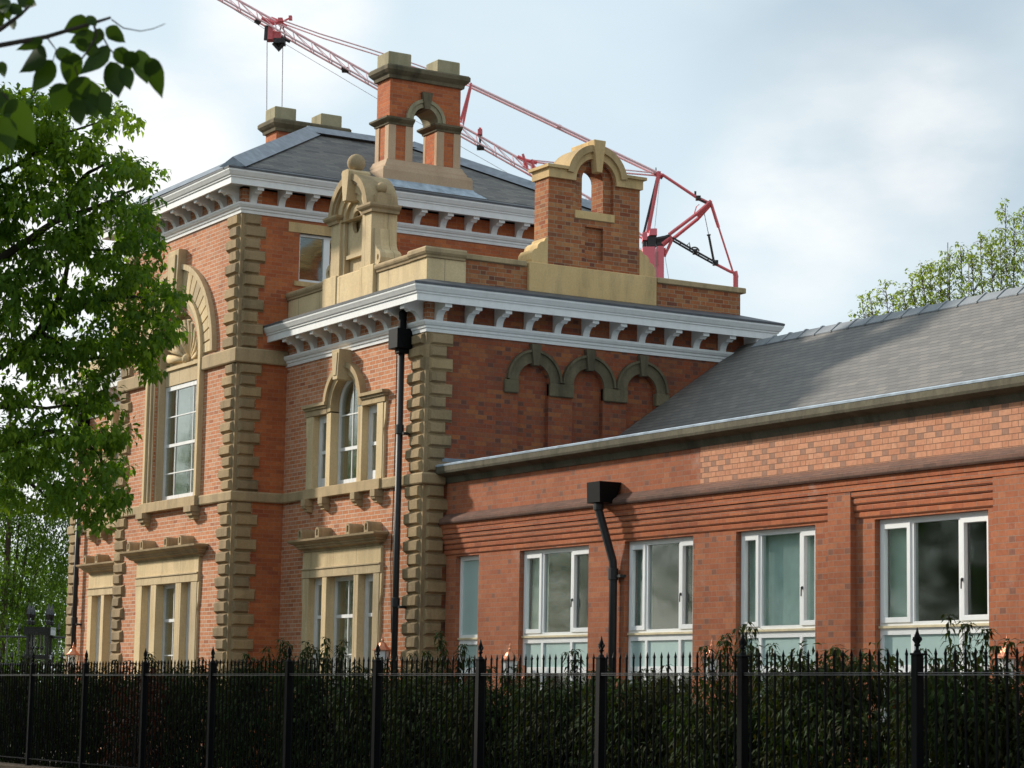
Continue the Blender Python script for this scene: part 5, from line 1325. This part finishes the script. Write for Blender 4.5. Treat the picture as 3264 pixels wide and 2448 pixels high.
# --- young tree beyond the wing roof
r = random.Random(31)
PD = 62.0; c0 = at(2190, 900, PD)
pop = thing('young_tree', 'sparse young-leaved tree rising behind the slate roof of the wing', 'tree', loc=(c0.x, c0.y, 0.2))
b = MB(); fo = MB()
root = Vector((c0.x, c0.y, 0.1)); fork = at(2190, 860, PD)
limb(b, [root, Vector((c0.x, c0.y, 5)), fork], 0.22, 0.12, 8)
SH = [(1862, 648, 5), (1878, 640, 6), (1912, 612, 8), (1925, 640, 6), (1950, 628, 8), (1968, 600, 12), (1990, 585, 14), (2010, 570, 14), (2030, 575, 16), (2052, 545, 16), (2075, 535, 16), (2098, 548, 16), (2118, 512, 17), (2140, 520, 18), (2160, 505, 18), (2172, 440, 16), (2190, 470, 20), (2212, 455, 20), (2235, 430, 22), (2260, 420, 22), (2290, 440, 22), (2330, 400, 24), (2380, 430, 24), (2430, 470, 22)]
for (px, py, nl) in SH:
    d = PD+r.uniform(-1.2, 1.2); mid = at((px+2190*0.6)/1.6*1.0+r.uniform(-6, 6), 760, d)
    tip = at(px, py, d); knee = at(px+r.uniform(-4, 10)+(12 if px < 2000 else 4), 730, d)
    limb(b, [fork, mid.lerp(knee, 0.5), knee, tip], 0.035, 0.006, 5, 0.02, r)
    hgt = (tip-knee).length
    for k in range(nl*4):
        t = r.random()**0.8; base_ = knee.lerp(tip, t); reach = (1-t*0.75)*0.55
        e = base_+HRT*r.uniform(-1, 1)*reach+HFW*r.uniform(-0.6, 0.6)+Vector((0, 0, r.uniform(0.05, 0.4)))*(1-t*0.6)
        if t < 0.97: b.tube([base_, base_.lerp(e, 0.5)+Vector((0, 0, 0.04)), e], [0.010, 0.006, 0.004], 4, False)
        spray(fo, r, e, 0.075, r.randint(5, 9), 0.095, 0.05, 0.5, 1.0)
    spray(fo, r, tip, 0.07, 7, 0.09, 0.05, 0.3, 1.2)
b.build('trunk', M['bark_pale'], pop); fo.build('foliage', M['leaf_poplar'], pop, recalc=False)

# --- shrubs behind the railing
r = random.Random(41)
def bush(name, x, y, w, h, tops, n, mat, lab, cat='shrub', L=0.105, Wd=0.032, group='evergreen shrubs behind the railing'):
    t = thing(name, lab, cat, group, loc=(x, y, 0.30))
    b = MB(); s = MB()
    for _ in range(n):
        a = r.uniform(0, 2*math.pi); q = r.random()**0.45
        px = x+w*0.5*q*math.cos(a); py = y+0.55*q*math.sin(a)
        k = 1-0.35*(abs(px-x)/(w*0.5))**2
        z = 0.32+(h-0.32)*k*r.random()**0.72
        if z > 1.5 and noise.noise(Vector((px*1.7, py*1.7, z*1.4))) < -0.28: continue
        spray(b, r, Vector((px, py, z)), 0.15, 10, L, Wd, 0.55, 1.0)
    for _ in range(9):
        a = r.uniform(0, 6.28); q = r.random(); limb(s, [(x+r.uniform(-.2, .2), y+r.uniform(-.15, .15), 0.25), (x+w*0.3*q*math.cos(a), y+0.3*q*math.sin(a), h*0.6), (x+w*0.42*q*math.cos(a), y+0.4*q*math.sin(a), h*0.95)], 0.014, 0.004, 5)
    for (tx, tz) in tops:
        for q_ in range(6):
            ex = tx+r.uniform(-0.05, 0.05)*(1+q_*0.8); ez = tz-r.uniform(0.02, 0.07)*q_; ey = y+r.uniform(-0.25, 0.2)
            p0 = Vector((tx+r.uniform(-0.16, 0.16), y, h*0.75)); p1 = Vector((ex, ey, ez))
            limb(s, [p0, p0.lerp(p1, 0.5)+Vector((r.uniform(-.03, .03), 0, 0.02)), p1], 0.006, 0.003, 5)
            m = int((p1-p0).length/0.017)
            for i in range(m):
                u = i/m; c = p0.lerp(p1, u); an = i*2.4+r.uniform(-.3, .3)
                d = Vector((math.cos(an), math.sin(an), r.uniform(-0.9, 0.25)-0.3*(1-u)))
                leaf(b, c, d, Vector((0, 0, 1)), L*r.uniform(0.8, 1.25), Wd*r.uniform(0.8, 1.1), 0.45, 0.3)
            for i in range(6):
                an = i*1.05; leaf(b, p1, Vector((math.cos(an), math.sin(an), 0.5-r.random())), Vector((0, 0, 1)), L*1.1, Wd, 0.5, 0.3)
    b.build('foliage', M[mat], t, recalc=False); s.build('stem', M['bark'], t)
YB = 14.3
BU = [(-12.6, 1.9, 1.95, [(-12.9, 2.2)], 'leafy evergreen shrub just past the right edge behind the railing'),
      (-14.4, 1.9, 1.85, [(-14.3, 2.15)], 'leafy evergreen shrub behind the railing at the right edge of the picture'),
      (-16.2, 1.7, 1.92, [(-16.3, 2.42), (-16.65, 2.12), (-15.8, 2.2)], 'tall-tipped evergreen shrub behind the rightmost railing post, in front of the last window'),
      (-18.15, 1.8, 2.12, [(-17.9, 2.16), (-18.6, 2.0)], 'rounded evergreen shrub in front of the brick piers, left of the rightmost railing post'),
      (-19.75, 1.6, 1.85, [(-19.65, 2.42), (-20.0, 2.25), (-19.25, 2.2)], 'evergreen shrub with a tall shoot in front of the window with vertical blinds'),
      (-21.5, 1.8, 1.85, [(-21.0, 2.0), (-21.6, 1.95)], 'low evergreen shrub in front of the copper lantern on the wing'),
      (-22.95, 1.7, 1.80, [(-22.85, 2.18), (-22.4, 2.0)], 'evergreen shrub in front of the window right of the wing downpipe'),
      (-24.6, 1.7, 1.78, [(-25.1, 2.10), (-24.1, 2.0)], 'evergreen shrub in front of the foot of the wing downpipe'),
      (-25.95, 1.7, 1.88, [(-25.65, 2.42), (-26.3, 2.20)], 'evergreen shrub with drooping tips left of the wing downpipe'),
      (-27.6, 1.8, 1.90, [(-27.3, 2.12), (-28.0, 2.06)], 'evergreen shrub in front of the middle of the wing wall, nearest the narrow pale window'),
      (-29.3, 1.8, 1.98, [(-28.9, 2.40), (-29.5, 2.25), (-29.9, 2.36)], 'dense evergreen shrub in front of the narrow pale window'),
      (-31.2, 1.8, 2.05, [(-30.6, 2.40), (-31.4, 2.26)], 'dense evergreen shrub in front of the corner quoins'),
      (-33.2, 1.9, 1.98, [(-33.0, 2.16)], 'evergreen shrub in front of the foot of the long downpipe'),
      (-35.1, 1.9, 1.95, [(-35.4, 2.25), (-34.6, 2.1)], 'evergreen shrub in front of the ground-floor window of the low block'),
      (-37.1, 1.9, 1.98, [(-36.9, 2.16), (-37.6, 2.1)], 'evergreen shrub in front of the recessed corner of the house'),
      (-39.1, 1.9, 1.98, [(-39.3, 2.22)], 'evergreen shrub in front of the corner of the tall block'),
      (-41.1, 1.9, 1.98, [(-41.2, 2.25), (-40.6, 2.15)], 'evergreen shrub in front of the ground-floor window of the tall block'),
      (-43.1, 1.9, 1.95, [(-43.2, 2.2)], 'evergreen shrub in front of the left end of the house'),
      (-45.1, 1.9, 1.95, [], 'evergreen shrub at the left edge of the picture behind the railing')]
for (x, w_, h_, tops, lab) in BU: bush('evergreen_shrub', x, YB, w_, h_, tops, 1250 if x > -30 else 850, 'leaf_laurel', lab)
bush('bronze_shrub', -33.9, 13.55, 1.2, 1.98, [(-33.8, 2.06)], 150, 'leaf_red', 'bronze-red leaved shrub pressed against the railing below the ground-floor window', L=0.09, Wd=0.04, group=None)

# --- street trees outside the left edge of the picture; the panes reflect them
r = random.Random(51)
def street_tree(x, y, h, rad, lab):
    t = thing('street_tree', lab, 'tree', 'street trees beyond the left edge of the picture', loc=(x, y, 0))
    b = MB(); limb(b, [(x, y, -0.1), (x+0.1, y, 2.4), (x, y+0.1, h*0.75)], 0.2, 0.06, 8, 0.02, r)
    ends = [rdir(r) for _ in range(16)]
    for e in ends: limb(b, [(x, y, 2.3+r.random()*h*0.35), (x+e.x*rad*0.5, y+e.y*rad*0.5, h*0.6+e.z*h*0.2), (x+e.x*rad*0.85, y+e.y*rad*0.85, h*0.6+e.z*h*0.34)], 0.05, 0.012, 5, 0.03, r)
    b.build('trunk', M['bark'], t)
    b = MB()
    for _ in range(2300):
        o = rdir(r)*r.random()**0.4; p = Vector((x+o.x*rad, y+o.y*rad, h*0.58+o.z*h*0.42))
        if noise.noise(p*0.9) < -0.12: continue
        spray(b, r, p, 0.3, 8, 0.17, 0.10, 0.5, 0.7)
    b.build('foliage', M['leaf_maple'] if r.random() < 0.6 else M['leaf_birch'], t, recalc=False)
for x, y, h, rad in ((-31.0, 4.2, 8.5, 2.4), (-36.0, 6.0, 8.5, 2.5), (-41.5, 6.5, 8.5, 2.6), (-45.5, 4.6, 17.5, 4.4), (-51.5, 5.6, 18.5, 4.6), (-57.5, 4.2, 16.5, 4.2), (-65, 6.5, 10.0, 3.2), (-72, 3.5, 11.5, 3.6)):
    street_tree(x, y, h, rad, 'leafy street tree mirrored in the window panes, standing beyond the left edge')

# crown of the lime tree over the pavement, above the picture
b = MB()
for _ in range(1500):
    o = rdir(r)*r.random()**0.45; p = Vector((-9+o.x*7.5, 6.5+o.y*6.0, 9.0+o.z*2.6))
    if p.z < 1.6+0.36*math.hypot(p.x, p.y)+0.8: continue
    spray(b, r, p, 0.4, 9, 0.22, 0.13, 0.4, 0.5)
b.build('foliage', M['leaf_near'], nb, recalc=False)
